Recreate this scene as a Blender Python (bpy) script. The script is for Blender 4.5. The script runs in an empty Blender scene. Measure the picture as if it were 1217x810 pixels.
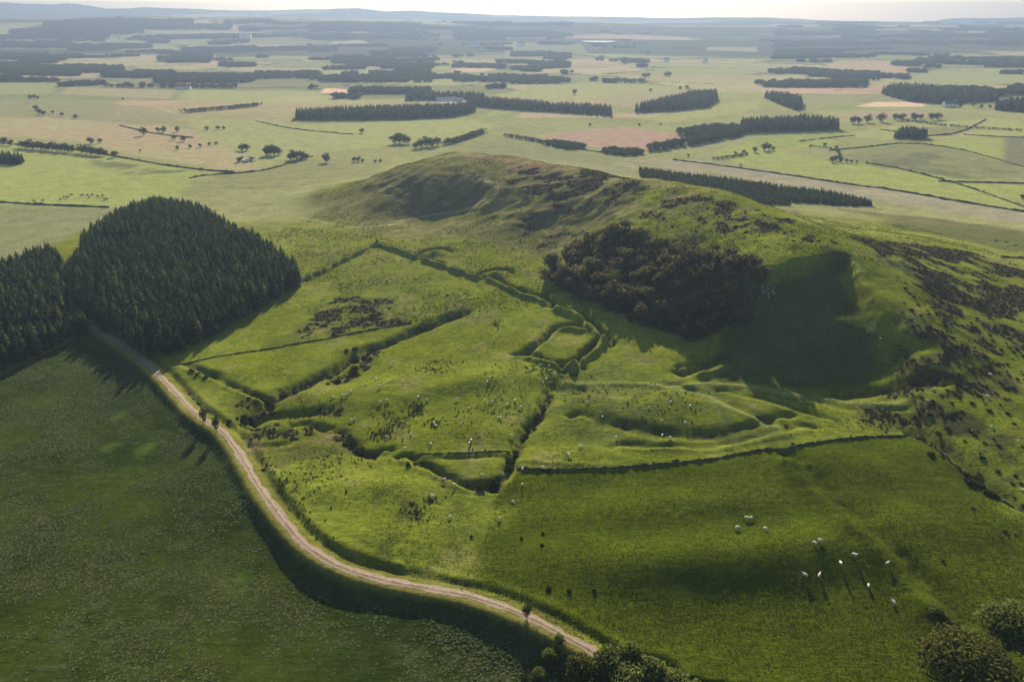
import bpy, bmesh, math, random
import numpy as np
from mathutils import Vector, Matrix
R = math.radians
random.seed(7)
rng = np.random.default_rng(7)
scene = bpy.context.scene
COL = scene.collection

# ------------------------------------------------------------------ camera, sky, sun, exposure
CAM_Z, PITCH, FPX = 120.0, 22.1, 946.0          # drone 120 m up, 28 mm lens
cam_d = bpy.data.cameras.new('camera'); cam = bpy.data.objects.new('camera', cam_d); COL.objects.link(cam)
cam.location = (0, 0, CAM_Z); cam.rotation_euler = (R(90 - PITCH), 0, 0)
cam_d.sensor_width = 36; cam_d.lens = 36 * FPX / 1217; cam_d.clip_start = 1; cam_d.clip_end = 60000
scene.camera = cam
SUN_EL, SUN_AZ = 23.0, 1.5                       # azimuth in degrees to the right of +Y
world = bpy.data.worlds.new('World'); scene.world = world; world.use_nodes = True
wn = world.node_tree
sky = wn.nodes.new('ShaderNodeTexSky'); sky.sky_type = 'NISHITA'; sky.sun_disc = False
sky.sun_elevation = R(SUN_EL); sky.sun_rotation = R(SUN_AZ); sky.altitude = 200; sky.air_density = 1.0; sky.dust_density = 1.2; sky.ozone_density = 1.5
wn.links.new(sky.outputs[0], wn.nodes['Background'].inputs[0]); wn.nodes['Background'].inputs[1].default_value = 0.05
sun_d = bpy.data.lights.new('sun', 'SUN'); sun = bpy.data.objects.new('sun', sun_d); COL.objects.link(sun)
sun_d.energy = 5.0; sun_d.angle = R(0.5); sun_d.color = (1.0, 0.875, 0.64)
sun.rotation_euler = (R(-(90 - SUN_EL)), 0, R(-SUN_AZ)); sun.location = (0, 900, 500)
vs = scene.view_settings
scene.display_settings.display_device = 'sRGB'; vs.view_transform = 'Standard'; vs.look = 'None'; vs.exposure = 1.8; vs.gamma = 1.0; vs.use_curve_mapping = False
cy = scene.cycles
cy.use_denoising = True; cy.max_bounces = 6; cy.diffuse_bounces = 2; cy.glossy_bounces = 2; cy.transmission_bounces = 3; cy.transparent_max_bounces = 4; cy.volume_bounces = 1
cy.use_adaptive_sampling = True; cy.adaptive_threshold = 0.02
HAZE = True

# ------------------------------------------------------------------ numeric helpers
CP, SP = math.cos(R(PITCH)), math.sin(R(PITCH))
def ray(px, py):
    px = np.asarray(px, float); py = np.asarray(py, float)
    u = (px - 608.5) / FPX; v = -(py - 405) / FPX
    return np.stack([u, CP + v * SP, -SP + v * CP], -1)
def at_z(px, py, z):                              # where the sight line meets level z
    d = ray(px, py); t = (z - CAM_Z) / d[..., 2]
    return d[..., 0] * t, d[..., 1] * t
def sstep(a, b, x):
    t = np.clip((x - a) / (b - a), 0, 1); return t * t * (3 - 2 * t)
def _hash(ix, iy, seed):
    n = (ix.astype(np.int64) * 374761393 + iy.astype(np.int64) * 668265263 + seed * 1442695041) & 0xFFFFFFFF
    n = ((n ^ (n >> 13)) * 1274126177) & 0xFFFFFFFF
    n = n ^ (n >> 16)
    return (n & 0xFFFFFF) / float(0xFFFFFF)
def vnoise(x, y, s, seed=0):
    x = np.asarray(x, float) / s; y = np.asarray(y, float) / s
    ix = np.floor(x); iy = np.floor(y); fx = x - ix; fy = y - iy
    fx = fx * fx * (3 - 2 * fx); fy = fy * fy * (3 - 2 * fy)
    a = _hash(ix, iy, seed); b = _hash(ix + 1, iy, seed); c = _hash(ix, iy + 1, seed); d = _hash(ix + 1, iy + 1, seed)
    return (a * (1 - fx) + b * fx) * (1 - fy) + (c * (1 - fx) + d * fx) * fy
def fbm(x, y, s, seed=0, octv=4):                 # about -1..1
    r = 0; a = 1; t = 0
    for k in range(octv):
        r = r + a * (vnoise(x + 13.7 * k, y - 7.1 * k, s / 2 ** k, seed + 17 * k) * 2 - 1); t += a; a *= 0.5
    return r / t * 1.5
def poly_sd(x, y, pts):                           # distance and signed distance (left of the line +) to a polyline
    best = np.full(np.shape(x), 1e9); sg = np.zeros(np.shape(x))
    for (x0, y0), (x1, y1) in zip(pts[:-1], pts[1:]):
        dx, dy = x1 - x0, y1 - y0; L = dx * dx + dy * dy + 1e-9
        t = np.clip(((x - x0) * dx + (y - y0) * dy) / L, 0, 1)
        d = np.hypot(x - x0 - t * dx, y - y0 - t * dy)
        m = d < best
        best = np.where(m, d, best); sg = np.where(m, np.sign(dx * (y - y0) - dy * (x - x0)), sg)
    return best, best * sg
def in_poly(x, y, pts):
    r = np.zeros(np.shape(x), bool); n = len(pts)
    for i in range(n):
        x0, y0 = pts[i]; x1, y1 = pts[(i + 1) % n]
        c = ((y0 > y) != (y1 > y)) & (x < (x1 - x0) * (y - y0) / (y1 - y0 + 1e-12) + x0)
        r ^= c
    return r
def poly_mask(x, y, pts, feather, wob=0, ws=6, seed=0):   # soft 0..1 mask of a polygon with an uneven edge
    out = np.zeros(np.shape(x)); P = np.array(pts); pad = feather + wob + 2
    b = (x > P[:, 0].min() - pad) & (x < P[:, 0].max() + pad) & (y > P[:, 1].min() - pad) & (y < P[:, 1].max() + pad)
    if not b.any(): return out
    xb, yb = x[b], y[b]
    d, _ = poly_sd(xb, yb, list(pts) + [pts[0]])
    sd = np.where(in_poly(xb, yb, pts), d, -d)
    if wob: sd = sd + wob * fbm(xb, yb, ws, seed, 3)
    out[b] = sstep(-feather, feather, sd)
    return out

# ------------------------------------------------------------------ relief: far country
def ridge_line(Yc, pts):                          # crest seen at these pixels, standing Yc metres away
    xs, zs = [], []
    for px, py in pts:
        d = ray(px, py); t = Yc / d[1]; xs.append(d[0] * t); zs.append(CAM_Z + d[2] * t)
    return np.array(xs), np.array(zs)
RIDGES = []
for Yc, wf, wb, amp, pts in [
    (5000, 1100, 1100, 6, [(-300, 26), (0, 21.5), (60, 22), (110, 20), (185, 17.5), (230, 19.5), (330, 20), (380, 23), (470, 23), (500, 23), (540, 26.5), (640, 27), (700, 26.5), (740, 28), (790, 31), (850, 33), (1000, 34), (1217, 34), (1500, 36)]),
    (6900, 1500, 900, 7, [(-300, 22), (0, 22), (400, 22), (560, 25), (700, 25), (820, 24), (880, 24), (950, 25.5), (1060, 26.5), (1217, 27), (1500, 27)]),
    (8700, 900, 900, 10, [(-300, 6), (0, 3), (30, 4.5), (60, 5.5), (80, 3.5), (100, 5), (120, 9), (160, 9.5), (170, 8), (215, 9.5), (260, 12), (330, 11.5), (380, 11), (425, 9.5), (460, 13), (490, 11.5), (530, 15), (600, 18), (680, 19), (760, 20.5), (850, 20), (900, 19.5), (990, 24), (1060, 26), (1120, 25.5), (1140, 21.5), (1180, 21.5), (1217, 20.5), (1500, 18)]),
]:
    RIDGES.append((Yc, wf, wb, amp) + ridge_line(Yc, pts))
def h_far(x, y):
    u = sstep(650, 1600, y)
    z = u * 2.2 * fbm(x, y, 520, 3, 3) + sstep(2200, 4200, y) * 7 * fbm(x, y, 1500, 5, 3) + 2.0 * sstep(900, 4000, y)
    for Yc, wf, wb, amp, xs, zs in RIDGES:
        zc = np.interp(x, xs, zs) - 6 + amp * fbm(x, y, Yc * 0.06, int(Yc), 4)
        w = np.where(y < Yc, wf, wb)
        k = np.exp(-((y - Yc) / w) ** 2)
        z = np.maximum(z, z * (1 - k) + zc * k)
    return z

# ------------------------------------------------------------------ relief: the hill and the fields round it
CTRL = [  # (px, py, z) read off the photograph
 (-120,810,0),(0,810,0),(150,810,0),(300,810,-.5),(450,800,-1),(600,810,-1),(0,700,0),(200,700,0),(380,720,-1.2),(-100,600,.5),(0,600,.5),(150,600,.4),(280,640,0),
 (100,500,1.2),(0,500,1.2),(180,470,1.6),(-100,480,1.5),(210,560,.8),
 (750,800,0),(900,800,.5),(1050,800,1),(1217,800,1),(1320,800,1),(620,700,1.4),(750,700,1.5),(900,700,1.8),(1080,700,2.6),(1217,700,3),(1340,700,3),
 (560,620,2.4),(650,620,3),(800,620,3.6),(950,600,4.2),(1080,600,4.4),(1217,620,4.6),(640,560,3.6),(800,558,5),(950,540,6),(1080,515,7),(1170,560,6.2),(1280,560,7),
 (420,640,2.4),(330,580,2.2),(480,600,3.2),(400,540,2.0),(460,540,3.2),(540,540,4.0),(600,520,4.4),
 (250,490,2.5),(300,500,1.6),(240,440,3.2),(330,440,3.4),(400,450,3.2),(430,480,4.4),(360,500,2.0),(480,480,5.2),(560,480,5.8),(520,440,6.0),(600,440,7.2),(640,470,6.0),
 (400,400,4.2),(480,400,5.4),(560,400,7.2),(620,400,8.0),(670,405,9.2),(300,400,3.8),(380,350,5.0),(450,350,6.4),(530,360,7.8),(600,350,9.4),(700,440,7.4),(740,430,8.6),(760,400,11),(795,425,10),
 (700,520,4.8),(740,490,6.4),(780,520,5.6),(760,460,7.2),(850,520,6.2),(830,490,8.2),(900,500,8.2),(960,490,7.8),(1020,490,8.0),(840,460,8.2),(940,462,8.2),(1010,468,8.4),(1070,460,8.8),
 (370,320,5.4),(440,300,7.4),(500,320,8.2),(520,290,9),(580,310,10.0),(450,275,8.2),(540,272,11),(610,285,13.5),(640,310,13),(600,330,10.0),
 (-60,420,2),(60,380,3),(150,380,3.5),(230,350,5.2),(300,330,5.4),(160,300,7.5),(187,262,8.5),(230,300,7),(100,310,6),(265,262,3),(330,270,4.6),(20,330,2),(-100,330,1.5),
 # far top
 (400,262,6.3),(370,250,4.0),(330,238,2.0),(400,240,7.5),(430,235,12),(430,255,8.8),(440,218,17),(470,200,24),(455,258,9.5),(500,256,10.5),(545,250,12.5),(590,245,20),
 (478,222,21),(510,212,26.5),(540,206,28.5),(566,211,28),(500,190,31),(540,181,33),(580,184,33.5),(620,190,34),(600,207,30.5),(590,225,26),(640,228,28),(625,252,21.5),(600,262,16.5),
 (660,200,35),(700,205,36),(650,212,31.5),(700,225,32),(660,245,24.5),(650,270,17),(670,285,16.8),(690,262,22),(735,218,37),(745,228,35.5),(735,246,31.5),(715,262,26.5),
 # near top, wood and scarp
 (760,216,40),(800,216,41),(850,226,41),(900,243,38.5),(950,259,36),(1000,276,33.5),(1040,290,30.5),(760,240,35.5),(820,250,37),(820,270,33.5),(880,270,36),(940,285,35.8),(990,294,34.6),
 (735,276,27.5),(790,284,30.5),(820,298,28),(860,300,31.5),(905,316,32.5),(930,313,33.5),(960,304,34),(1003,298,33.8),(1016,306,32.5),
 (650,318,13),(640,334,11.6),(690,320,16),(720,340,15.5),(700,356,12),(760,384,12.2),(800,398,12),(780,340,20),(830,350,21.5),(820,380,15),(860,380,17),(880,340,26.5),(890,365,20.5),
 (930,340,28.5),(985,330,29.5),(1018,330,29),(930,380,20),(990,370,23.5),(1030,370,23),(930,420,13.5),(990,415,14),(1045,410,15.5),(845,412,12.5),(880,440,10),(960,445,9.8),(1060,440,10.5),
 (1045,325,28.8),(1060,360,25.5),(1085,395,21),(1100,430,17),(1100,470,12),(1140,450,13.5),(1180,480,11),(1217,520,9.6),(1130,500,9.6),(1130,400,18),(1180,420,14),(1217,430,11),(1300,450,9),
 (1080,320,27),(1090,350,23.5),(1150,370,17),(1217,390,12),(1300,390,8),(1075,295,24),(1130,320,19.5),(1180,330,13.5),(1217,340,10),(1300,350,6),(1100,285,17),(1160,300,10.5),(1217,312,6),(1300,320,3),
 (1075,268,6),(1130,280,4),(1217,292,2),(1100,250,.5),(1217,260,0),(1000,248,2),(950,240,3),(1300,290,1),
]
EXTRA = [(x, 760, 0) for x in range(-420, 460, 80)] + [(-430, y, 0) for y in range(0, 760, 90)] + [(450, y, 1) for y in range(0, 760, 90)] + [(x, 0, 0) for x in range(-400, 450, 100)] + [(x, 60, 0) for x in range(-300, 350, 100)] + \
 [(-150,640,1),(-60,690,5),(0,720,4),(60,690,3),(50,600,11),(120,610,2),(180,560,1),(-30,640,19),(20,630,17),(90,520,14),(70,540,15),(140,455,18),(150,505,6),(125,435,22),(150,400,20.5),(172,385,19),(180,430,13),(190,460,7),(110,475,19),(-80,600,11),(240,520,2),(-180,560,0),(-250,500,0),(-300,420,0)]
c_xyz = []
for px, py, z in CTRL:
    x, y = at_z(px, py, z); c_xyz.append((float(x), float(y), z))
c_xyz = np.array(c_xyz + [tuple(map(float, e)) for e in EXTRA])
def _phi(r2): return np.sqrt(r2 + 8.0 ** 2)
_d2 = (c_xyz[:, None, 0] - c_xyz[None, :, 0]) ** 2 + (c_xyz[:, None, 1] - c_xyz[None, :, 1]) ** 2
_A = _phi(_d2) - np.eye(len(c_xyz)) * 1.6        # a little smoothing
_w = np.linalg.solve(_A, c_xyz[:, 2] - 4.0)
BX0, BX1, BY0, BY1, BS = -430, 450, 0, 760, 4.0
bx = np.arange(BX0, BX1 + .1, BS); by = np.arange(BY0, BY1 + .1, BS)
BXX, BYY = np.meshgrid(bx, by)
BZ = np.full(BXX.shape, 4.0)
for (cx, cyy, _), w in zip(c_xyz, _w): BZ += w * _phi((BXX - cx) ** 2 + (BYY - cyy) ** 2)
edge = np.minimum.reduce([BXX - BX0, BX1 - BXX, BYY - BY0, BY1 - BYY])
edge_w = sstep(0, 90, edge)
BZ = BZ * edge_w + h_far(BXX, BYY) * (1 - edge_w)
def bilin(Z, x0, y0, s, x, y):
    fx = np.clip((np.asarray(x, float) - x0) / s, 0, Z.shape[1] - 1.001); fy = np.clip((np.asarray(y, float) - y0) / s, 0, Z.shape[0] - 1.001)
    ix = fx.astype(int); iy = fy.astype(int); fx = fx - ix; fy = fy - iy
    return (Z[iy, ix] * (1 - fx) + Z[iy, ix + 1] * fx) * (1 - fy) + (Z[iy + 1, ix] * (1 - fx) + Z[iy + 1, ix + 1] * fx) * fy
def cubic1(f):                                    # smooth the 4 m raster by cubic resampling
    return ((-f + 2) * f - 1) * f / 2, ((3 * f - 5) * f * f + 2) / 2, ((-3 * f + 4) * f + 1) * f / 2, (f - 1) * f * f / 2
def base_h(x, y):
    x = np.asarray(x, float); y = np.asarray(y, float)
    inside = (x > BX0 + BS) & (x < BX1 - 2 * BS) & (y > BY0 + BS) & (y < BY1 - 2 * BS)
    fx = np.clip((x - BX0) / BS, 1, BZ.shape[1] - 3.001); fy = np.clip((y - BY0) / BS, 1, BZ.shape[0] - 3.001)
    ix = fx.astype(int); iy = fy.astype(int); wx = cubic1(fx - ix); wy = cubic1(fy - iy)
    zz = 0
    for j in range(4):
        row = 0
        for i in range(4): row = row + wx[i] * BZ[iy + j - 1, ix + i - 1]
        zz = zz + wy[j] * row
    return np.where(inside, zz, h_far(x, y))
_ts = np.concatenate([np.arange(120, 760, 2.0), np.geomspace(760, 26000, 500)])
def at(px, py):                                   # sight line meets the ground: world x, y
    d = ray(px, py); d1 = d / d[1]
    ys = _ts; z = CAM_Z + d1[2] * ys - base_h(d1[0] * ys, ys)
    k = np.argmax(z < 0)
    if z[k] >= 0: k = len(ys) - 1
    a, b = ys[max(k - 1, 0)], ys[k]; za, zb = z[max(k - 1, 0)], z[k]
    t = a + (b - a) * (za / (za - zb + 1e-9)) if k else b
    return float(d1[0] * t), float(t)
def P(*pts): return [at(px, py) for px, py in pts]

NX0, NX1, NY0, NY1, NS = -262.0, 306.0, 62.0, 606.0, 0.8
nx = np.arange(NX0, NX1 + .1, NS); ny = np.arange(NY0, NY1 + .1, NS)
X, Y = np.meshgrid(nx, ny)
Z = base_h(X, Y)
# ---- lines on the ground
TRACK = P((112,388),(125,397),(145,409),(168,425),(190,446),(208,467),(226,487),(245,502),(262,512),(278,530),(292,552),(305,576),(320,598),(340,626),(362,650),(390,670),(425,684),(470,695),(520,703),(565,714),(610,731),(650,750),(698,777),(740,800),(780,828))
def smooth_line(pts, step, it=2):
    p = np.array(pts, float)
    for _ in range(it):                           # Chaikin
        q = np.empty((2 * len(p), 2)); q[0] = p[0]; q[-1] = p[-1]
        q[1:-1:2] = p[:-1] * .75 + p[1:] * .25; q[2:-1:2] = p[:-1] * .25 + p[1:] * .75
        p = q
    s = np.concatenate([[0], np.cumsum(np.hypot(*np.diff(p, axis=0).T))])
    n = max(2, int(s[-1] / step)); u = np.linspace(0, s[-1], n)
    return np.stack([np.interp(u, s, p[:, 0]), np.interp(u, s, p[:, 1])], 1)
TRK = smooth_line(TRACK, 2.0)
def near_box(pts, pad):
    p = np.array(pts)
    i0, i1 = np.searchsorted(ny, [p[:, 1].min() - pad, p[:, 1].max() + pad]); j0, j1 = np.searchsorted(nx, [p[:, 0].min() - pad, p[:, 0].max() + pad])
    return slice(i0, i1), slice(j0, j1)
_slope = np.hypot(*np.gradient(Z, NS)); ROUGHK = sstep(9, 18, Z) * (.45 + .9 * sstep(.15, .5, _slope))
Z += ROUGHK * (1.25 * fbm(X, Y, 21, 101, 3) + .6 * fbm(X, Y, 7, 102, 3)) * (.6 + .4 * sstep(330, 420, Y))
_cr = smooth_line(P((893,322),(915,317),(940,310),(970,303),(1000,299),(1014,305),(1024,325),(1036,350),(1050,382),(1062,412),(1070,440)), 2.0, 1)
_sl = near_box(_cr, 60); _d, _s = poly_sd(X[_sl] + 1.2 * fbm(X[_sl], Y[_sl], 9, 103, 3), Y[_sl] + 1.2 * fbm(X[_sl], Y[_sl], 9, 104, 3), [tuple(a) for a in _cr]); _i = np.maximum(-_s, 0)
_e = sstep(0, 14, np.hypot(X[_sl] - _cr[0, 0], Y[_sl] - _cr[0, 1])) * sstep(4, 42, np.hypot(X[_sl] - _cr[-1, 0], Y[_sl] - _cr[-1, 1]))
Z[_sl] -= 5.0 * _e * sstep(0, 4.5, _i) * (1 - sstep(12, 48, _i))
# broad swells of the pastures
Z += 0.55 * fbm(X, Y, 34, 11, 3) * sstep(150, 210, Y) + 0.16 * fbm(X, Y, 9, 12, 3) + 0.05 * fbm(X, Y, 3.2, 14, 2)
def swell(px, py, rx, ry, h, ang=0):
    cx, c_y = at(px, py); a = R(ang); u = (X - cx) * math.cos(a) + (Y - c_y) * math.sin(a); v = -(X - cx) * math.sin(a) + (Y - c_y) * math.cos(a)
    global Z; Z = Z + h * np.exp(-(u / rx) ** 2 - (v / ry) ** 2)
for s in [(640,745,22,9,1.5,-20),(760,672,30,9,1.9,0),(900,672,34,9,2.2,5),(1010,640,26,8,1.5,10),(1120,620,22,9,1.0,0),(860,600,40,8,1.4,4),(700,620,26,8,.8,0),(560,655,10,9,-1.2,60),(480,645,24,9,.7,0),
          (1040,545,30,9,1.0,0),(960,560,26,8,.8,0),(500,450,18,7,1.2,20),(545,458,26,6,1.6,24),(420,470,22,9,1.4,10),(560,512,20,7,.8,0),(440,580,24,8,1.3,0),(700,545,26,6,.9,0),(770,478,28,10,1.2,0),(350,630,16,8,.6,-30),
          (330,470,26,10,1.0,20),(260,440,20,10,.5,0),(640,450,16,5,.9,15)]: swell(*s)
BROWN = np.zeros_like(X); LIT = np.zeros_like(X); DARK = np.zeros_like(X)   # brown scrub, pale paths and sunlit crests painted in, dark rushes
EW = 1.25; VA = .16
def rampart(pts, h, w, ditch=0, off=0, dw=1.6, brown=0.0, lit=.0, dark=0.0):
    global Z
    q = smooth_line(P(*pts), 2.0, 1) if len(pts) > 2 else P(*pts)
    sl = near_box(q, 12); x, y = X[sl], Y[sl]
    x2 = x + .9 * fbm(x, y, 6, 31, 3); y2 = y + .9 * fbm(x, y, 6, 32, 3)
    d, sd = poly_sd(x2, y2, [tuple(a) for a in q])
    vary = np.clip(.95 + VA * fbm(x, y, 9, 33, 3) + .5 * VA * fbm(x, y, 2.6, 34, 2), .15, 1.6)
    g = np.exp(-(d / w) ** 2)
    dit = np.exp(-((sd - off) / dw) ** 2) * (d < abs(off) + 3 * dw) if ditch else 0 * d
    if ditch:                                      # fade the ditch at the line's ends
        e = np.minimum(np.hypot(x - q[0][0], y - q[0][1]), np.hypot(x - q[-1][0], y - q[-1][1]))
        dit = dit * sstep(abs(off) * .8, abs(off) + 1.5, e + abs(off) * .3)
    Z[sl] += EW * (h * g - ditch * dit) * vary
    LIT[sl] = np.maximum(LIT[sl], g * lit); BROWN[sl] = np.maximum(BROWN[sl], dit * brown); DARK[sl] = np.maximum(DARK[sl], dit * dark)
# the old fort's banks and ditches (ditch lies left of the direction of travel)
rampart([(366,331),(400,314),(447,291)], 1.7, 1.2, 1.2, 3.4, 1.5, .6, .5)
rampart([(447,291),(468,298),(495,307)], 1.9, 1.2, 1.4, 3.4, 1.5, .6, .5)
rampart([(504,310),(535,321),(567,332)], 1.9, 1.2, 1.7, 3.3, 1.5, .65, .5)
rampart([(581,335),(610,349),(648,361)], 1.5, 1.2, 1.8, 3.2, 1.5, .8, .4)
rampart([(661,369),(688,377),(717,406)], 1.7, 1.2, 2.0, 3.2, 1.5, .8, .5)
rampart([(719,406),(700,424),(680,439)], 1.7, 1.2, 2.0, -3.3, 1.6, .85, .5)
rampart([(618,423),(640,431),(655,436),(680,439)], 1.3, 1.3, 1.3, 3.2, 1.5, .5, .4)
rampart([(623,421),(642,404),(664,386),(690,384)], -1.7, 2.3, 0, 0, 1, 0, 0)
rampart([(634,420),(652,400),(668,389),(690,393)], 1.2, 1.6, 0, 0, 1, 0, .4)
for pts, k in [([(624,420),(642,404),(664,386)], .75), ([(690,384),(706,400)], .6), ([(706,402),(690,426)], .75), ([(633,424),(655,426)], .7), ([(660,430),(684,432)], .75)]:
    rampart(pts, -.25, 1.6, .25, .01, 1.7, k, 0)
def mound(px, py, r, h):
    global Z
    x, y = at(px, py); sl = near_box([(x, y)], r * 3); d = np.hypot(X[sl] - x, (Y[sl] - y))
    Z[sl] += h * np.exp(-(d / r) ** 2) - .8 * h * np.exp(-((np.hypot(X[sl] - x, Y[sl] - y - r * .5) - r * 2.0) / 1.5) ** 2) * (Y[sl] > y)
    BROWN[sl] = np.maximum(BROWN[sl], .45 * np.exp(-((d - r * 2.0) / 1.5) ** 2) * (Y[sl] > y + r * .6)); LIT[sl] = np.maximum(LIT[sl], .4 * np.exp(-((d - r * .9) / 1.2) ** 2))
mound(516,302,4.2,2.2); mound(588,329,4.4,2.2); mound(667,354,3.4,1.9)
EW = 1.05; VA = .4
# gully, ditches, holloways
rampart([(296,502),(325,474),(387,445),(422,421),(474,402),(550,370)], 0, 1, 2.2, .01, 3.2, .8, 0)
rampart([(404,452),(428,438),(440,420)], 0, 1, 1.2, .01, 4.0, .8, 0)
rampart([(214,437),(263,457),(308,478)], .6, 1.2, 1.5, 2.2, 1.7, .85, .2)
rampart([(294,500),(330,492),(387,489)], 0, 1, 1.3, .01, 2.2, .4, 0)
rampart([(350,500),(372,505),(392,511)], 0, 1, 1.3, .01, 1.8, .7, 0)
rampart([(294,520),(330,513),(350,503)], 0, 1, .9, .01, 1.4, .5, 0); rampart([(300,530),(325,531),(350,526)], 0, 1, .8, .01, 1.4, .4, 0)
rampart([(400,517),(418,532),(436,541),(458,536)], .3, 1.2, 1.5, .8, 2.0, .9, 0)
rampart([(478,548),(503,561),(526,571),(546,581),(574,583)], .9, 1.2, 2.0, 2.8, 1.9, .9, .25)
rampart([(480,541),(530,539),(600,537)], .25, .9, .35, -1.6, 1.0, .5, .3)
rampart([(570,581),(592,570),(606,549),(614,531),(632,504),(656,466)], 0, 1, 1.6, .01, 2.0, .9, 0)
rampart([(610,546),(650,549),(700,556),(740,556)], .3, 1.0, 0, 0, 1, 0, .3)
rampart([(671,457),(747,457),(803,461),(827,456),(940,465),(1073,474)], .35, 1.2, .35, -3, 1.8, .2, .5)
rampart([(803,464),(850,478),(886,494),(922,508)], .4, 1.2, .7, 3, 2.0, .4, .4)
rampart([(690,500),(760,517),(850,527),(910,511),(935,500)], -.2, 1.8, 1.2, 3.2, 2.4, .5, .0)
rampart([(740,535),(830,538),(900,526),(960,512)], .4, 1.2, .8, 3.0, 1.6, .4, .25)
rampart([(860,470),(920,482),(985,500)], .3, 1.4, .7, 3.0, 1.8, .5, .2)
rampart([(655,456),(680,472),(690,465)], 0, 1, 1.0, .01, 2.0, .5, 0)
rampart([(1000,463),(1060,460),(1120,452)], 0, 1, 1.6, .01, 3.0, .5, 0)
rampart([(1090,520),(1149,569),(1217,615)], .5, 1.0, 1.7, 3.0, 2.4, .7, .1)
rampart([(934,556),(985,612),(1040,662),(1104,722)], 1.2, 2.8, 1.1, 4.5, 3.2, 0, 0)
rampart([(812,436),(830,432),(850,416)], -.5, 4, 2.2, -1, 3.4, .5, 0); rampart([(835,446),(862,436)], 1.6, 2.0, 0, 0, 1, 0, .5)
rampart([(472,672),(520,690),(548,705)], .3, 1, .3, 1.2, .8, 0, .5)
# track on its terrace, the left field a step lower
dT, sT = poly_sd(X, Y, [tuple(a) for a in TRK])
tz = bilin(Z, NX0, NY0, NS, TRK[:, 0], TRK[:, 1]); k = np.ones(15) / 15
tz = np.convolve(np.pad(tz, 7, 'edge'), k, 'valid') + .3
_bt = np.full(X.shape, 1e9); TZ = np.zeros_like(X)
_f = smooth_line(TRK, .5, 0); _u = np.linspace(0, 1, len(TRK)); _tzf = np.interp(np.linspace(0, 1, len(_f)), _u, tz)
for (x0, y0), z0 in zip(_f, _tzf):
    sl = near_box([(x0, y0)], 14); d = np.hypot(X[sl] - x0, Y[sl] - y0); m = d < _bt[sl]
    TZ[sl] = np.where(m, z0, TZ[sl]); _bt[sl] = np.minimum(_bt[sl], d)
left = sT < 0                                      # TRK runs towards the camera: its right hand is the left field
step_h = 1.2 * (1 + .25 * fbm(X, Y, 40, 41, 2))
Z = Z - np.where(left, step_h * sstep(2.2, 6.4, dT) * (1 - .9 * sstep(6.4, 40, dT)), 0)
kk = 1 - sstep(1.8, 4.2, dT); Z = Z * (1 - kk) + (TZ) * kk
Z += np.where(~left, -.5 * np.exp(-((dT - 3.6) / .9) ** 2) + .35 * np.exp(-((dT - 5.4) / 1.2) ** 2), 0)
Z += np.where(left, .10 * np.exp(-((dT - 2.6) / 1.1) ** 2), 0)
def H(x, y):
    x = np.asarray(x, float); y = np.asarray(y, float)
    ins = (x > NX0) & (x < NX1 - NS) & (y > NY0) & (y < NY1 - NS)
    return np.where(ins, bilin(Z, NX0, NY0, NS, x, y), base_h(x, y))
def zat(x, y): return float(H(np.array([x]), np.array([y]))[0])
_Hts = np.concatenate([np.arange(100, 620, .8), np.geomspace(620, 26000, 900)])
def pt(px, py):                                    # exact ground point under a pixel
    d = ray(px, py); d1 = d / d[1]; z = CAM_Z + d1[2] * _Hts - H(d1[0] * _Hts, _Hts)
    k = np.argmax(z < 0)
    if z[k] >= 0: k = len(_Hts) - 1
    t = float(_Hts[k]); return float(d1[0] * t), t, float(H(np.array([d1[0] * t]), np.array([t]))[0])

# ------------------------------------------------------------------ tagging and mesh helpers
def tag(o, label=None, cat=None, group=None, kind=None):
    if label: o['label'] = label
    if cat: o['category'] = cat
    if group: o['group'] = group
    if kind: o['kind'] = kind
    return o
def mesh_obj(name, verts, faces, mat, parent=None, smooth=False):
    me = bpy.data.meshes.new(name); me.from_pydata([tuple(v) for v in verts], [], [tuple(f) for f in faces]); me.update()
    mats = mat if isinstance(mat, (list, tuple)) else [mat]
    for m in mats: me.materials.append(m)
    if smooth: me.polygons.foreach_set('use_smooth', np.ones(len(me.polygons), bool))
    o = bpy.data.objects.new(name, me); COL.objects.link(o); o.parent = parent
    return o
def empty(name, loc, rz=0, s=1):
    o = bpy.data.objects.new(name, None); COL.objects.link(o); o.location = loc; o.rotation_euler = (0, 0, rz); o.scale = (s, s, s) if np.isscalar(s) else s
    return o
def copy_tree(o, parent=None):
    c = o.copy(); COL.objects.link(c); c.parent = parent
    for ch in list(o.children): copy_tree(ch, c)
    return c
def nmat(name):
    m = bpy.data.materials.new(name); m.use_nodes = True; nt = m.node_tree; b = nt.nodes['Principled BSDF']; return m, nt, b
def noise(nt, vec, scale, detail=3, rough=.6):
    n = nt.nodes.new('ShaderNodeTexNoise'); n.inputs['Scale'].default_value = scale; n.inputs['Detail'].default_value = detail; n.inputs['Roughness'].default_value = rough
    nt.links.new(vec, n.inputs['Vector']); return n.outputs['Fac']
def mapr(nt, v, a, b, c, d):
    n = nt.nodes.new('ShaderNodeMapRange'); n.inputs[1].default_value = a; n.inputs[2].default_value = b; n.inputs[3].default_value = c; n.inputs[4].default_value = d
    nt.links.new(v, n.inputs[0]); return n.outputs[0]
def mul(nt, col, fac):
    n = nt.nodes.new('ShaderNodeVectorMath'); n.operation = 'SCALE'; nt.links.new(col, n.inputs[0]); nt.links.new(fac, n.inputs['Scale']); return n.outputs[0]
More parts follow.
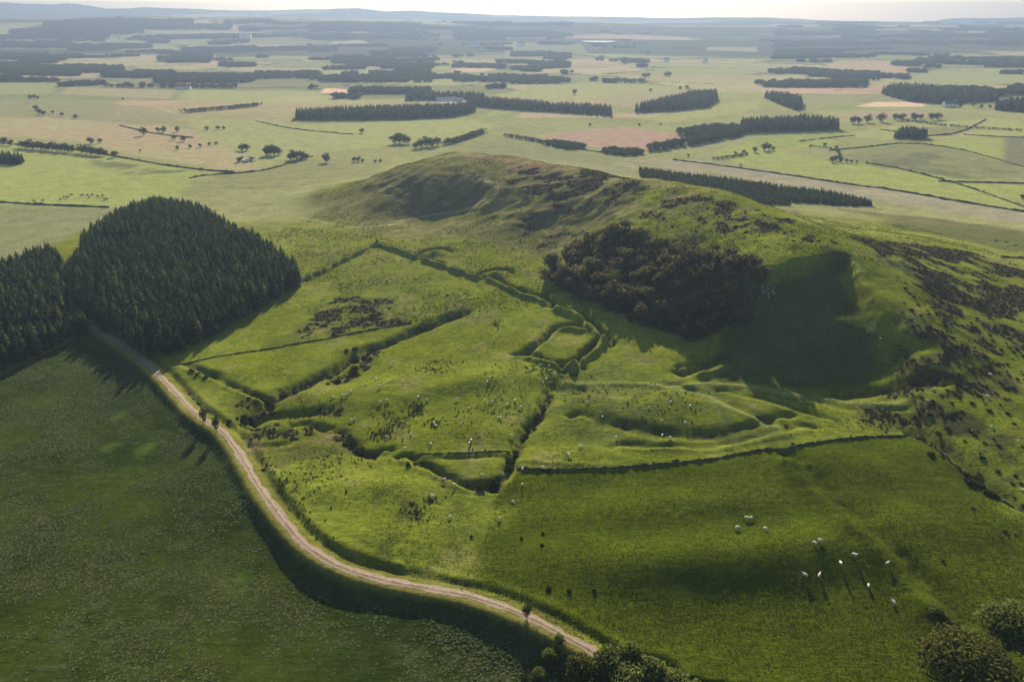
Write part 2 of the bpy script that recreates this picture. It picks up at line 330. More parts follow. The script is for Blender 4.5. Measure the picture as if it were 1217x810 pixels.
def simple_mat(name, col, var=.25, scale=3.0, rough=.85, bump=0.0, spec=.2):
    m, nt, b = nmat(name); tc = nt.nodes.new('ShaderNodeTexCoord')
    rgb = nt.nodes.new('ShaderNodeRGB'); rgb.outputs[0].default_value = (*col, 1)
    n = noise(nt, tc.outputs['Object'], scale); out = mul(nt, rgb.outputs[0], mapr(nt, n, .3, .7, 1 - var, 1 + var))
    nt.links.new(out, b.inputs['Base Color']); b.inputs['Roughness'].default_value = rough; b.inputs['Specular IOR Level'].default_value = spec
    if bump:
        bp = nt.nodes.new('ShaderNodeBump'); bp.inputs['Strength'].default_value = bump; bp.inputs['Distance'].default_value = .1; nt.links.new(n, bp.inputs['Height']); nt.links.new(bp.outputs[0], b.inputs['Normal'])
    return m
def leaf_mat(name, col, trans=.3, var=.35, col2=None):
    m = bpy.data.materials.new(name); m.use_nodes = True; nt = m.node_tree; nt.nodes.clear()
    out = nt.nodes.new('ShaderNodeOutputMaterial'); oi = nt.nodes.new('ShaderNodeObjectInfo'); geo = nt.nodes.new('ShaderNodeNewGeometry')
    a = nt.nodes.new('ShaderNodeMix'); a.data_type = 'RGBA'; a.inputs[6].default_value = (*col, 1); a.inputs[7].default_value = (*(col2 or [c * 1.5 for c in col]), 1)
    nt.links.new(oi.outputs['Random'], a.inputs[0])
    f = mul(nt, a.outputs[2], mapr(nt, geo.outputs['Random Per Island'], 0, 1, 1 - var, 1 + var))
    d = nt.nodes.new('ShaderNodeBsdfDiffuse'); t = nt.nodes.new('ShaderNodeBsdfTranslucent'); mx = nt.nodes.new('ShaderNodeMixShader'); mx.inputs[0].default_value = trans
    nt.links.new(f, d.inputs[0]); nt.links.new(f, t.inputs[0]); nt.links.new(d.outputs[0], mx.inputs[1]); nt.links.new(t.outputs[0], mx.inputs[2]); nt.links.new(mx.outputs[0], out.inputs[0])
    return m

# ------------------------------------------------------------------ ground material
def ground_material():
    m, nt, b = nmat('ground_cover'); L = nt.links.new
    geo = nt.nodes.new('ShaderNodeNewGeometry'); pos = geo.outputs['Position']
    at_ = nt.nodes.new('ShaderNodeAttribute'); at_.attribute_name = 'col'
    n1 = noise(nt, pos, .55, 5, .7); n2 = noise(nt, pos, .08, 4, .6); n3 = noise(nt, pos, 2.6, 3, .6)
    c = mul(nt, at_.outputs['Color'], mapr(nt, n1, .3, .7, .98, 1.75)); c = mul(nt, c, mapr(nt, n2, .3, .7, .84, 1.16)); c = mul(nt, c, mapr(nt, n3, .3, .7, .75, 1.25))
    L(c, b.inputs['Base Color']); b.inputs['Roughness'].default_value = .75; b.inputs['Specular IOR Level'].default_value = 0
    b.inputs['Sheen Weight'].default_value = .12; b.inputs['Sheen Roughness'].default_value = .45; L(c, b.inputs['Sheen Tint'])
    b.inputs['Diffuse Roughness'].default_value = .25
    bp = nt.nodes.new('ShaderNodeBump'); bp.inputs['Strength'].default_value = .55; bp.inputs['Distance'].default_value = .5; L(n1, bp.inputs['Height'])
    mp = nt.nodes.new('ShaderNodeMapping'); mp.inputs['Scale'].default_value = (.22, 1.0, .8); mp.inputs['Rotation'].default_value = (0, 0, .12); L(pos, mp.inputs['Vector']); n4 = noise(nt, mp.outputs[0], .75, 4, .62)
    bp3 = nt.nodes.new('ShaderNodeBump'); bp3.inputs['Strength'].default_value = .55; bp3.inputs['Distance'].default_value = .35; L(n4, bp3.inputs['Height']); L(bp.outputs[0], bp3.inputs['Normal']); bp = bp3
    bp2 = nt.nodes.new('ShaderNodeBump'); bp2.inputs['Strength'].default_value = .5; bp2.inputs['Distance'].default_value = .16; L(n3, bp2.inputs['Height']); L(bp.outputs[0], bp2.inputs['Normal']); L(bp2.outputs[0], b.inputs['Normal'])
    return m
M_GROUND = ground_material()
def lerp(a, b, t): t = t[..., None]; return a * (1 - t) + np.array(b) * t

# ------------------------------------------------------------------ colours of the near ground
C = np.empty(X.shape + (3,)); g1 = fbm(X, Y, 30, 51, 4); g2 = fbm(X, Y, 7, 52, 3)
C[:] = (.082, .097, .008)
C = lerp(C, (.104, .124, .018), np.clip(.35 + .5 * g1, 0, 1)); C = lerp(C, (.052, .070, .011), np.clip(.5 * g2 + .05, 0, .6))
C = lerp(C, (.120, .118, .036), sstep(310, 480, Y) * .75 * np.clip(.6 + .6 * g2, 0, 1))
C = lerp(C, (.125, .118, .040), .6 * sstep(.25, .8, fbm(X, Y, 11, 53, 4))); C = lerp(C, (.050, .060, .012), .5 * sstep(.3, .8, fbm(X + 99, Y, 5, 54, 3)))
def paint(pts, col, k=1.0, feather=2.0, wob=2.0, ws=8, seed=0, thr=None, ns=5):
    global C
    m = poly_mask(X, Y, P(*pts), feather, wob, ws, seed)
    if thr is not None: m = m * sstep(thr - .25, thr + .25, fbm(X * .8, Y, ns, seed + 3, 4))
    C = lerp(C, col, m * k); return m
HEATH, BRK, ROUGH, PALE = (.040, .034, .024), (.032, .028, .013), (.060, .066, .024), (.15, .145, .06)
CROP = sT < 0
crop_poly = [tuple(a) for a in TRK] + [(40, 40), (-320, 40), (-320, 300)] + P((-60, 466), (0, 444), (50, 420))
CROPRAW = poly_mask(X, Y, crop_poly, .8); CROPM = CROPRAW * sstep(2.4, 4.0, dT)
# rough and heathery ground on the slopes
paint([(345,250),(420,225),(470,195),(560,180),(760,210),(750,260),(660,300),(560,280),(450,280)], (.078, .074, .030), .75, 8, 6, 25, 1)
paint([(345,250),(420,225),(470,195),(560,180),(760,210),(860,230),(900,262),(760,262),(660,300),(560,280),(450,280)], (.130, .118, .050), .6, 8, 6, 25, 40, .1, 7)
paint([(430,262),(478,215),(540,203),(600,228),(545,250),(500,262)], (.060, .052, .028), .7, 5, 6, 14, 2, -.1, 6)
paint([(600,200),(740,205),(760,222),(700,235),(620,235),(590,215)], HEATH, .9, 5, 5, 14, 3, .05, 9)
paint([(640,240),(700,230),(745,215),(740,240),(690,280),(640,300),(610,270)], HEATH, .6, 5, 5, 14, 4, -.1, 9)
paint([(545,183),(600,186),(660,196),(690,205),(640,203),(570,194)], (.135, .085, .060), .75, 2.5, 3, 10, 5, -.2, 6)
paint([(480,215),(400,262),(330,262),(345,240),(430,215)], (.060, .048, .024), .45, 4, 4, 12, 6, 0, 8)
paint([(250,222),(330,212),(400,225),(350,262),(300,268),(240,245)], ROUGH, .9, 5, 5, 14, 7, -.1, 7)
for cx_, cy_, rx, ry in [(777,255,13,5),(800,241,16,6),(822,237,18,4),(862,248,14,8),(886,258,10,4),(862,271,10,5),(903,271,20,6),(880,262,12,4),(926,262,14,3),(937,277,9,4),(752,220,16,5),(700,214,20,6),(665,216,22,6),(640,225,20,5),(805,226,10,3),(960,284,6,3),(945,252,9,3),(832,262,9,4),(730,235,12,5),(992,287,6,2)]:
    paint([(cx_ + rx * 1.2 * math.cos(a), cy_ + ry * 1.2 * math.sin(a)) for a in np.linspace(0, 6.28, 9)[:-1]], (.052, .044, .028), .9, 1.2, 3.0, 6, int(cx_), -.25, 5)
paint([(760,225),(860,230),(1000,280),(990,296),(900,300),(760,262)], HEATH, .5, 4, 3, 9, 9, .45, 5)
# right hand flank: heather sheet and broken patches
HT = paint([(1012,284),(1060,288),(1130,295),(1240,318),(1300,400),(1250,425),(1217,408),(1160,372),(1110,348),(1075,322),(1040,305)], (.046, .041, .024), .9, 3, 5, 14, 21, -.25, 8)
paint([(1030,268),(1100,278),(1180,298),(1260,318),(1260,335),(1160,306),(1080,290),(1030,278)], (.12, .125, .035), .6, 2, 3, 14, 22, .1, 10)
paint([(1080,330),(1217,400),(1260,560),(1217,600),(1140,540),(1090,500),(1060,440),(1075,380)], HEATH, .85, 5, 6, 12, 23, .22, 7)
paint([(1075,420),(1170,400),(1217,470),(1217,560),(1100,505),(1030,490),(1040,465)], (.034, .036, .015), .85, 5, 6, 10, 24, .12, 6)
paint([(1000,470),(1090,470),(1090,512),(1030,512)], (.034, .036, .015), .8, 5, 4, 10, 25, .0, 5)
paint([(1040,250),(1217,262),(1330,300),(1330,318),(1200,300),(1060,270)], ROUGH, .9, 4, 4, 20, 26, -.6, 12)
# scarp face: coarse grass, its colour darkened to deepen the shade
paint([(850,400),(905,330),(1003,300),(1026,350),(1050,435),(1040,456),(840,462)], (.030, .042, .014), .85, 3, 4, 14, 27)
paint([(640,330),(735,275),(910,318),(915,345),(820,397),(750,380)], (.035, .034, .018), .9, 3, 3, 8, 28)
paint([(350,390),(400,352),(460,348),(480,385),(400,400),(350,408)], HEATH, .85, 4, 4, 9, 29, .0, 5)
paint([(370,372),(420,352),(465,365),(470,385),(395,392)], (.040, .040, .020), .7, 4, 4, 9, 30, -.2, 5)
paint([(290,525),(310,528),(312,542),(296,540)], (.115, .075, .055), .8, .8, 1.2, 4, 31)
paint([(380,510),(398,512),(400,522),(384,522)], (.115, .080, .045), .6, .8, 1.2, 4, 32)
paint([(420,419),(450,408),(452,414),(430,424)], (.12, .090, .060), .6, .8, 1.2, 4, 33)
paint([(260,480),(300,470),(420,480),(440,540),(360,560),(300,555),(280,520)], (.048, .052, .018), .7, 4, 4, 10, 34, .0, 6)
paint([(660,440),(830,450),(930,500),(920,525),(760,530),(660,520)], (.052, .066, .018), .7, 6, 5, 12, 35, -.3, 4)
paint([(480,595),(500,600),(505,625),(478,618)], (.040, .044, .016), .8, 1.5, 1.5, 4, 36, -.1, 3)
paint([(370,150+200),(440,330),(560,345),(600,380),(500,400)], (.060, .075, .020), .5, 6, 5, 12, 37, .1, 5)
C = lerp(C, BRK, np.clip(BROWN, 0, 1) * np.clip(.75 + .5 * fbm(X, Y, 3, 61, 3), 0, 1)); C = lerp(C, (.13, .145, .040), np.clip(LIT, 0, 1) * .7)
def path(pts, w, col, k=.8):
    global C
    q = smooth_line(P(*pts), 3.0); sl = near_box(q, 6); d, _ = poly_sd(X[sl], Y[sl], [tuple(a) for a in q])
    m = np.zeros_like(X); m[sl] = (1 - sstep(w * .5, w * 1.1, d)) * np.clip(.8 + .5 * fbm(X[sl], Y[sl], 8, 62, 2), 0, 1); C = lerp(C, col, m * k)
path([(340,256),(375,263),(416,270),(450,269),(478,263)], 2.0, (.17, .18, .06)); path([(470,262),(505,257),(540,250),(575,240),(598,226),(570,212),(548,206)], 1.6, (.20, .17, .10))
path([(598,226),(640,218),(700,212)], 1.2, (.16, .14, .08), .6); path([(671,457),(747,458),(803,462),(827,457),(940,466),(1073,475)], 2.0, (.13, .14, .045), .6)
path([(803,464),(850,478),(886,494),(922,508)], 2.0, (.12, .135, .04), .6); path([(1005,275),(1040,285),(1100,300)], 1.4, (.17, .13, .09), .6); path([(1012,300),(1016,310),(1030,340)], 1.2, (.13, .14, .05), .6)
path([(295,528),(330,533),(380,525),(400,515)], 1.2, (.11, .08, .05), .6)
past_poly = P((546,705),(575,640),(590,590),(616,560),(678,561),(747,559),(834,552),(886,543),(940,536),(1017,521),(1087,513),(1149,566),(1217,612),(1300,670)) + [(300, 110), (300, 62), (60, 62)] + P((780,835),(700,770),(620,726))
PASTM = poly_mask(X, Y, past_poly, 1.2)
PASTC = poly_mask(X, Y, past_poly, 5, 5, 14, 72); PASTC = np.where(Y > 175, PASTM, PASTC); pn = fbm(X, Y, 22, 71, 3)
C = lerp(C, (.030, .042, .003), PASTC * .95); C = lerp(C, (.046, .060, .004), PASTC * np.clip(.4 + .6 * pn, 0, 1) * .8)
ax, ay = at(545, 690); bx_, by_ = at(600, 640)
cn = fbm(X, Y, 26, 81, 3); cs = fbm(X * .5 + Y * .2, Y * .9 - X * .3, 2.0, 82, 3)
C = lerp(C, (.013, .021, .004), CROPM); C = lerp(C, (.024, .034, .004), CROPM * np.clip(.2 + 1.0 * cn, 0, 1)); C = lerp(C, (.036, .050, .020), CROPM * np.clip(.05 + .7 * cs, 0, .8) * np.clip(.5 + .5 * fbm(X, Y, 45, 83, 3), 0, 1))
for px_, py_, r in [(140,490,2.6),(172,532,2.8),(280,690,3.0),(130,530,2.2)]:
    a, b = at(px_, py_); C = lerp(C, (.030, .050, .008), CROPM * np.exp(-(((X - a) / r) ** 2 + ((Y - b) / (r * 1.6)) ** 2) ** 2))
verge = (1 - sstep(2.0, 3.8, dT)); C = lerp(C, (.115, .105, .028), verge * np.where(left, .9, .45))
C = lerp(C, (.036, .040, .014), np.where(~left, np.exp(-((dT - 3.6) / 1.2) ** 2), 0) * .8 * sstep(-.4, .3, fbm(X, Y, 10, 63, 2)))
C = lerp(C, (.024, .036, .012), np.where(left, sstep(2.9, 4.4, dT) * (1 - sstep(5, 8, dT)), 0) * .8)

# ------------------------------------------------------------------ ground meshes
def grid_mesh(name, GX, GY, GZ, GC, keep, label=None):
    nr, nc = GX.shape; idx = np.arange(nr * nc).reshape(nr, nc)
    q = np.stack([idx[:-1, :-1], idx[:-1, 1:], idx[1:, 1:], idx[1:, :-1]], -1)[keep]
    used = np.unique(q); remap = np.full(nr * nc, -1); remap[used] = np.arange(len(used)); q = remap[q]
    co = np.stack([GX.ravel()[used], GY.ravel()[used], GZ.ravel()[used]], -1).astype(np.float32)
    me = bpy.data.meshes.new(name); me.vertices.add(len(co)); me.vertices.foreach_set('co', co.ravel())
    me.loops.add(q.size); me.loops.foreach_set('vertex_index', q.ravel().astype(np.int32))
    me.polygons.add(len(q)); me.polygons.foreach_set('loop_start', np.arange(0, q.size, 4, dtype=np.int32)); me.polygons.foreach_set('loop_total', np.full(len(q), 4, np.int32))
    me.polygons.foreach_set('use_smooth', np.ones(len(q), bool)); me.update(calc_edges=True)
    a = me.attributes.new('col', 'FLOAT_COLOR', 'POINT'); cc = np.ones((len(used), 4), np.float32); cc[:, :3] = np.clip(GC.reshape(-1, 3)[used], 0, 1); a.data.foreach_set('color', cc.ravel())
    me.materials.append(M_GROUND); o = bpy.data.objects.new(name, me); COL.objects.link(o); tag(o, label, name.replace('_', ' '), None, 'structure'); return o
def steps(a, b, s0, rate):
    r = [a]
    while r[-1] < b: r.append(r[-1] + s0 + rate * (r[-1] - a))
    return np.array(r)
fy = np.concatenate([[-400, -150, -40, 20, 40], np.arange(56, 700, 6.5), steps(700, 10300, 6.5, .010)])
xr = steps(600, 8800, 5, .014); fx = np.concatenate([-xr[::-1], np.arange(-595, 599, 5), xr])
FX, FY = np.meshgrid(fx, fy); FZ = base_h(FX, FY)
inn = (FX > NX0 + 6) & (FX < NX1 - 6) & (FY > NY0 + 7) & (FY < NY1 - 7)
rim = (FX > NX0 - 1) & (FX < NX1 + 1) & (FY > NY0 - 1) & (FY < NY1 + 1)
FZ = np.where(rim, FZ - .9, FZ)
keep = ~(inn[:-1, :-1] & inn[1:, :-1] & inn[:-1, 1:] & inn[1:, 1:])
# patchwork of distant fields: jittered cells, stretched across the view
def cells(x, y, s, seed):
    u, v = x / (s * 1.5), y / s; iu, iv = np.floor(u), np.floor(v); best = np.full(x.shape, 1e9); idv = np.zeros(x.shape); sec = np.full(x.shape, 1e9)
    for i in (-1, 0, 1):
        for j in (-1, 0, 1):
            a = iu + i; b = iv + j; du = a + _hash(a, b, seed) - u; dv = b + _hash(a, b, seed + 1) - v; d = np.maximum(abs(du + .3 * dv), abs(dv))
            m = d < best; sec = np.where(m, best, np.minimum(sec, d)); idv = np.where(m, _hash(a, b, seed + 2), idv); best = np.where(m, d, best)
    return idv, sec - best
idv, gap = cells(FX, FY, 210, 5); idw, gap2 = cells(FX + 300, FY, 480, 15)
PAL = np.array([(.130,.150,.055),(.105,.135,.042),(.150,.150,.070),(.085,.110,.040),(.140,.160,.050),(.185,.140,.085),(.100,.120,.050),(.160,.165,.075),(.090,.105,.048),(.120,.145,.045)])
ii = np.where(FY < 2600, idv, idw); FC = PAL[(ii * 9.99).astype(int)].copy()
FC = lerp(FC, (.110, .138, .046), (1 - sstep(900, 1500, FY)) * .85)
hedge = ((np.where(FY < 2600, gap, gap2) < np.where(FY < 2600, .035, .05)) & (FY > 1500)).astype(float); FC = lerp(FC, (.030, .040, .022), hedge * .8)
wood = sstep(.12, .3, fbm(FX * .45, FY, 600, 91, 4) + .25 * sstep(3500, 6000, FY)) * sstep(2000, 3000, FY); FC = lerp(FC, (.026, .036, .022), wood * .9)
FC *= (1 + .10 * fbm(FX, FY, 60, 92, 4))[..., None]
WARM = np.array((1.12, 1.0, 1.05))
def fpaint(pts, col, k=.95, feather=4, wob=2, ws=30, seed=0, thr=None, ns=25):
    global FC
    m = poly_mask(FX, FY, P(*pts), feather, wob, ws, seed)
    if thr is not None: m = m * sstep(thr - .3, thr + .3, fbm(FX, FY, ns, seed + 3, 4))
    FC = lerp(FC, col, m * k)
GA, GB, GC_, BE, GREY = (.120,.165,.036), (.135,.165,.050), (.105,.150,.032), (.170,.155,.085), (.105,.115,.062)
for a in [ # near plain, left to right
 ([(-200,180),(0,172),(60,180),(120,186),(200,197),(278,206),(235,213),(200,240),(130,246),(0,241),(-200,243)], GA),
 ([(-200,245),(0,243),(130,249),(180,240),(240,262),(240,300),(-200,330)], (.085,.110,.045)),
 ([(-200,166),(0,162),(90,168),(140,180),(230,196),(300,204),(330,190),(300,168),(200,150),(60,140),(-200,142)], BE, .7),
 ([(100,160),(180,150),(260,160),(250,178),(150,172)], (.160,.135,.080), .5),
 ([(-200,140),(0,138),(60,140),(180,150),(220,140),(170,126),(60,118),(-200,118)], GREY, .6),
 ([(-200,116),(0,112),(60,112),(70,101),(0,99),(-200,100)], (.115,.150,.050)),
 ([(70,112),(200,118),(212,107),(80,104)], (.140,.140,.070)),
 ([(210,118),(300,124),(390,120),(376,108),(220,107)], (.135,.165,.055)),
 ([(250,208),(300,206),(345,192),(420,190),(470,192),(440,210),(340,224),(250,226)], (.100,.120,.044)),
 ([(300,206),(340,188),(420,176),(380,150),(300,142),(220,140),(240,165),(300,190)], (.125,.155,.052)),
 ([(350,147),(560,143),(640,128),(600,125),(570,141)], GA),
 ([(420,178),(480,172),(560,160),(600,150),(560,142),(350,148),(380,160)], (.130,.165,.050)),
 ([(640,168),(745,178),(770,182),(850,168),(800,150),(760,150),(640,158)], (.120,.150,.050)),
 ([(640,161),(720,177),(770,179),(800,173),(822,163),(790,157),(745,151),(690,155)], (.165,.115,.085)),
 ([(560,168),(640,172),(740,190),(830,196),(800,210),(680,200),(560,182)], (.095,.115,.050)),
 ([(740,190),(830,190),(940,206),(1060,228),(1217,252),(1330,262),(1330,275),(1217,266),(1050,242),(960,226),(850,206)], (.120,.130,.085)),
 ([(850,182),(880,196),(960,210),(1217,250),(1217,234),(1150,214),(1090,204),(1040,196),(990,192),(930,180),(1000,170),(960,160),(890,166)], GA),
 ([(985,186),(1030,178),(1080,170),(1140,177),(1217,200),(1217,212),(1150,213),(1090,203),(1040,194)], (.090,.110,.045)),
 ([(1080,212),(1217,218),(1217,232),(1160,222)], GA),
 ([(1090,168),(1190,164),(1192,192),(1150,180)], GA), ([(1194,162),(1240,162),(1240,200),(1194,196)], (.070,.085,.050)),
 ([(1000,160),(1060,150),(1180,140),(1217,146),(1217,162),(1100,166),(1050,166)], GB),
 ([(1055,156),(1100,151),(1160,152),(1130,162)], (.080,.095,.042), .8),
 ([(950,142),(1010,152),(1000,160),(930,178),(880,170),(900,160),(1000,156)], GC_), ([(970,134),(1090,131),(1110,138),(1010,142)], (.150,.135,.080)),
 ([(1018,127),(1100,127),(1098,121),(1040,121)], (.300,.220,.150)), ([(900,105),(1000,104),(980,110),(910,112)], (.210,.150,.105)),
 ([(580,114),(640,104),(700,97),(770,100),(820,104),(770,122),(700,120),(640,117)], GB), ([(700,118),(760,108),(815,110),(760,132),(740,126)], (.140,.140,.075)),
 ([(850,124),(905,118),(900,130),(840,140),(790,146),(760,140)], GB), ([(610,140),(760,140),(800,134),(750,135),(620,134)], (.175,.150,.085)),
 ([(955,128),(1040,116),(1010,112),(960,114)], (.115,.135,.055)), ([(960,132),(1060,128),(1040,131),(980,137)], GA),
 ([(380,111),(445,112),(420,106),(386,105)], (.330,.215,.150)), ([(518,122),(556,121),(546,117),(524,117)], (.420,.370,.300)),
 ([(535,85),(570,86),(592,82),(545,80)], (.270,.185,.125)), ([(304,120),(390,122),(430,115),(350,113)], (.150,.175,.065)),
 ([(98,70),(120,70),(124,65),(100,64)], (.300,.200,.145)), ([(130,74),(230,72),(228,65),(150,65)], (.170,.155,.080)), ([(232,78),(258,77),(255,66),(240,67)], (.190,.150,.090)),
 ([(80,93),(120,92),(122,86),(84,86)], (.170,.145,.085)), ([(30,92),(80,90),(66,86),(28,87)], (.150,.150,.075)), ([(378,86),(450,88),(530,90),(520,86),(450,79),(390,78)], (.130,.155,.060)),
 ([(390,53),(440,52),(430,48),(395,49)], (.150,.160,.075)), ([(620,88),(760,82),(740,79),(630,85)], (.190,.150,.095)), ([(1045,100),(1150,104),(1217,98),(1217,85),(1110,84),(1060,96)], (.120,.155,.060)),
 ([(985,82),(1090,88),(1090,80),(1030,74),(980,74)], (.180,.145,.085)), ([(870,85),(940,86),(935,76),(880,78)], (.130,.150,.060)), ([(912,94),(970,95),(950,90),(912,90)], (.150,.165,.075)),
 ([(120,60),(240,50),(225,38),(150,40)], (.110,.130,.060), .7), ([(600,66),(700,64),(690,52),(600,50)], (.115,.135,.062), .7), ([(840,60),(900,62),(900,56),(840,56)], (.140,.150,.075), .8),
]: fpaint(a[0], a[1], *(a[2:] or (.95,)), seed=int(a[0][0][0]) + 400)
fpaint([(105,190),(140,192),(190,202),(225,203),(200,206),(150,207),(110,196)], (.050,.062,.036), .8, 2, 4, 18, 501, -.2, 14)
fpaint([(985,190),(1040,180),(1120,182),(1217,205),(1150,212)], (.055,.070,.036), .8, 4, 5, 30, 502, .1, 30)
fpaint([(730,190),(1217,250),(1217,262),(900,215),(740,200)], (.150,.150,.100), .6, 4, 5, 30, 503, .1, 25)
fpaint([(1000,250),(1100,258),(1330,290),(1330,330),(1200,300),(1060,262)], ROUGH, .9, 6, 5, 30, 504)
near_f = 1 - sstep(560, 640, FY)
FC = np.where(((FX > 300) & (FY < 420))[..., None], lerp(FC, (.060, .085, .015), np.ones_like(FX) * .8), FC)
FC = np.where(((FX < -250) & (FY < 300))[..., None], lerp(FC, (.032, .058, .018), np.ones_like(FX) * .9), FC)
_g = FC.mean(-1, keepdims=True); FC = (FC * .72 + _g * np.array((1.22, 1.12, .72)) * .28) * WARM * 1.14
# carry the farmland colours into the level parts of the near sheet
ixf = np.clip(np.searchsorted(fx, X[0]) - 1, 0, len(fx) - 2); iyf = np.clip(np.searchsorted(fy, Y[:, 0]) - 1, 0, len(fy) - 2)
FCN = FC[iyf][:, ixf]
edge_k = np.maximum.reduce([1 - sstep(0, 30, NY1 - Y), 1 - sstep(0, 14, X - NX0) * 1.0, 1 - sstep(0, 20, NX1 - X)])
grid_mesh('farmland', FX, FY, FZ, FC, keep, 'patchwork of pale green and brown fields reaching back to the hills')
edge_k = np.maximum(edge_k, sstep(440, 500, Y) * (1 - sstep(2.5, 6, base_h(X, Y))))
C = lerp(C, FCN, edge_k * (1 - CROPM))
Xc, Yc_ = (X[:-1, :-1] + .5), (Y[:-1, :-1] + .5)
k_crop = (CROPRAW[:-1, :-1] > .5); k_past = (PASTM[:-1, :-1] > .5) & ~k_crop; k_hill = ~k_crop & ~k_past
grid_mesh('crop_field', X, Y, Z, C, k_crop, 'dark green crop field on the left below the dirt track')
grid_mesh('pasture', X, Y, Z, C, k_past, 'smooth green sheep pasture in the lower right')
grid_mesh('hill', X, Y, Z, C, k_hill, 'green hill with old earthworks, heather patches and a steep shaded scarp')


# ------------------------------------------------------------------ materials of things
M_CONIF = leaf_mat('conifer_needles', (.034, .054, .024), .45, .65, (.100, .124, .052))
M_BARK = simple_mat('bark', (.055, .042, .030), .3, 4)
M_LEAF_D = leaf_mat('dark_leaves', (.050, .054, .024), .4, .6, (.098, .104, .042))
M_LEAF_B = leaf_mat('brownish_leaves', (.058, .048, .027), .4, .6, (.106, .088, .048))
M_LEAF_G = leaf_mat('green_leaves', (.075, .098, .022), .4, .45, (.110, .130, .034))
M_LEAF_O = leaf_mat('olive_leaves', (.060, .068, .016), .35, .45, (.088, .090, .022))
M_LEAF_F = leaf_mat('far_tree_leaves', (.030, .040, .020), .25, .4, (.046, .056, .026))
M_RUSH = leaf_mat('rushes', (.030, .036, .014), .25, .4, (.044, .048, .018))
M_GORSE = leaf_mat('gorse_leaves', (.026, .030, .014), .2, .45, (.040, .042, .018))
M_HEATHER = leaf_mat('heather_sprigs', (.036, .028, .022), .2, .45, (.052, .042, .028))
M_GRASS = leaf_mat('grass_blades', (.074, .098, .008), .5, .35, (.108, .130, .014))
M_GRASS2 = leaf_mat('pasture_blades', (.046, .064, .005), .5, .35, (.070, .090, .008))
M_CROP = leaf_mat('crop_leaves', (.070, .098, .034), .5, .5, (.175, .195, .095))
M_STONE = simple_mat('wall_stone', (.058, .058, .034), .5, .6)
M_PALE = simple_mat('pale_rock', (.24, .24, .23), .25, 2.0)
M_WOOL = simple_mat('wool', (.50, .47, .40), .1, 6); M_FACE = simple_mat('sheep_face', (.12, .10, .09), .1, 6); M_COW = simple_mat('cow_hide', (.030, .024, .020), .2, 3)
M_WHITE = simple_mat('white_render', (.70, .68, .63), .06, 1); M_TILE = simple_mat('red_roof_tiles', (.26, .10, .065), .2, 3); M_SLATE = simple_mat('slate_roof', (.10, .10, .11), .15, 3); M_DARKWIN = simple_mat('window_glass', (.02, .025, .03), .1, 1, .15, 0, .5); M_SHEET = simple_mat('pale_metal_roof', (.40, .38, .36), .08, 1, .45)

# ------------------------------------------------------------------ plant meshes
class Acc:
    def __init__(s): s.v = []; s.f = []; s.n = 0
    def add(s, v, f): s.v.append(np.asarray(v, float).reshape(-1, 3)); s.f += [tuple(i + s.n for i in q) for q in f]; s.n += len(s.v[-1])
    def mesh(s, name, mat, smooth=False):
        me = bpy.data.meshes.new(name); me.from_pydata(np.concatenate(s.v).tolist(), [], s.f); me.update(); me.materials.append(mat)
        if smooth: me.polygons.foreach_set('use_smooth', np.ones(len(me.polygons), bool))
        return me
def tube(acc, p0, p1, r0, r1, n=6):
    p0, p1 = Vector(p0), Vector(p1); d = (p1 - p0).normalized(); a = d.orthogonal().normalized(); b = d.cross(a); v = []
    for p, r in ((p0, r0), (p1, r1)):
        for k in range(n): t = 2 * math.pi * k / n; v.append(p + r * (math.cos(t) * a + math.sin(t) * b))
    acc.add([tuple(q) for q in v], [(k, (k + 1) % n, n + (k + 1) % n, n + k) for k in range(n)] + [tuple(range(n, 2 * n))])
def conifer_meshes(seed, h=1.0):
    r_ = random.Random(seed); cr = Acc(); tr = Acc()
    tube(tr, (0, 0, -.03), (0, 0, .55), .016, .009, 5)
    n = 9; v = [(0, 0, 1.0 - .01)] + [(.11 * math.cos(6.283 * k / n), .11 * math.sin(6.283 * k / n), .10) for k in range(n)]; cr.add(v, [(0, k + 1, (k + 1) % n + 1) for k in range(n)])
    L = 11
    for i in range(L):
        t = i / (L - 1); z = .08 + .87 * t; rad = (.175 * (1 - t ** 3.0) + .012) * r_.uniform(.88, 1.12); nb = 9 if t < .6 else 6; o = r_.uniform(0, 6)
        for k in range(nb):
            a = o + 6.283 * k / nb + r_.uniform(-.2, .2); rr = rad * r_.uniform(.75, 1.2); c, s = math.cos(a), math.sin(a); w = rr * .42; up = .035 + .05 * (1 - t)
            cr.add([(0, 0, z + up), (c * rr * .6 - s * w, s * rr * .6 + c * w, z + .012), (c * rr, s * rr, z - .03 * r_.uniform(.4, 1.4)), (c * rr * .6 + s * w, s * rr * .6 - c * w, z + .012)], [(0, 1, 2), (0, 2, 3)])
    return tr.mesh('conifer_trunk', M_BARK), cr.mesh('conifer_crown', M_CONIF)
def leaf_quads(acc, c, rad, n, size, r_, flat=.8, shell=.55):
    g = np.random.default_rng(r_.randrange(1 << 30)); d = g.normal(size=(n, 3)); d /= np.linalg.norm(d, axis=1)[:, None]
    p = d * (shell + (1 - shell) * g.random((n, 1)) ** .5) * rad; p[:, 2] *= flat; p += np.array(c)
    nrm = d + .7 * g.normal(size=(n, 3)); nrm /= np.linalg.norm(nrm, axis=1)[:, None]
    t = np.cross(nrm, g.normal(size=(n, 3))); t /= np.linalg.norm(t, axis=1)[:, None] + 1e-9; b = np.cross(nrm, t); s = size * g.uniform(.6, 1.3, (n, 1))
    v = np.stack([p - t * s, p - b * s * .7, p + t * s, p + b * s * .7], 1).reshape(-1, 3)
    acc.add(v, [(4 * i, 4 * i + 1, 4 * i + 2, 4 * i + 3) for i in range(n)])
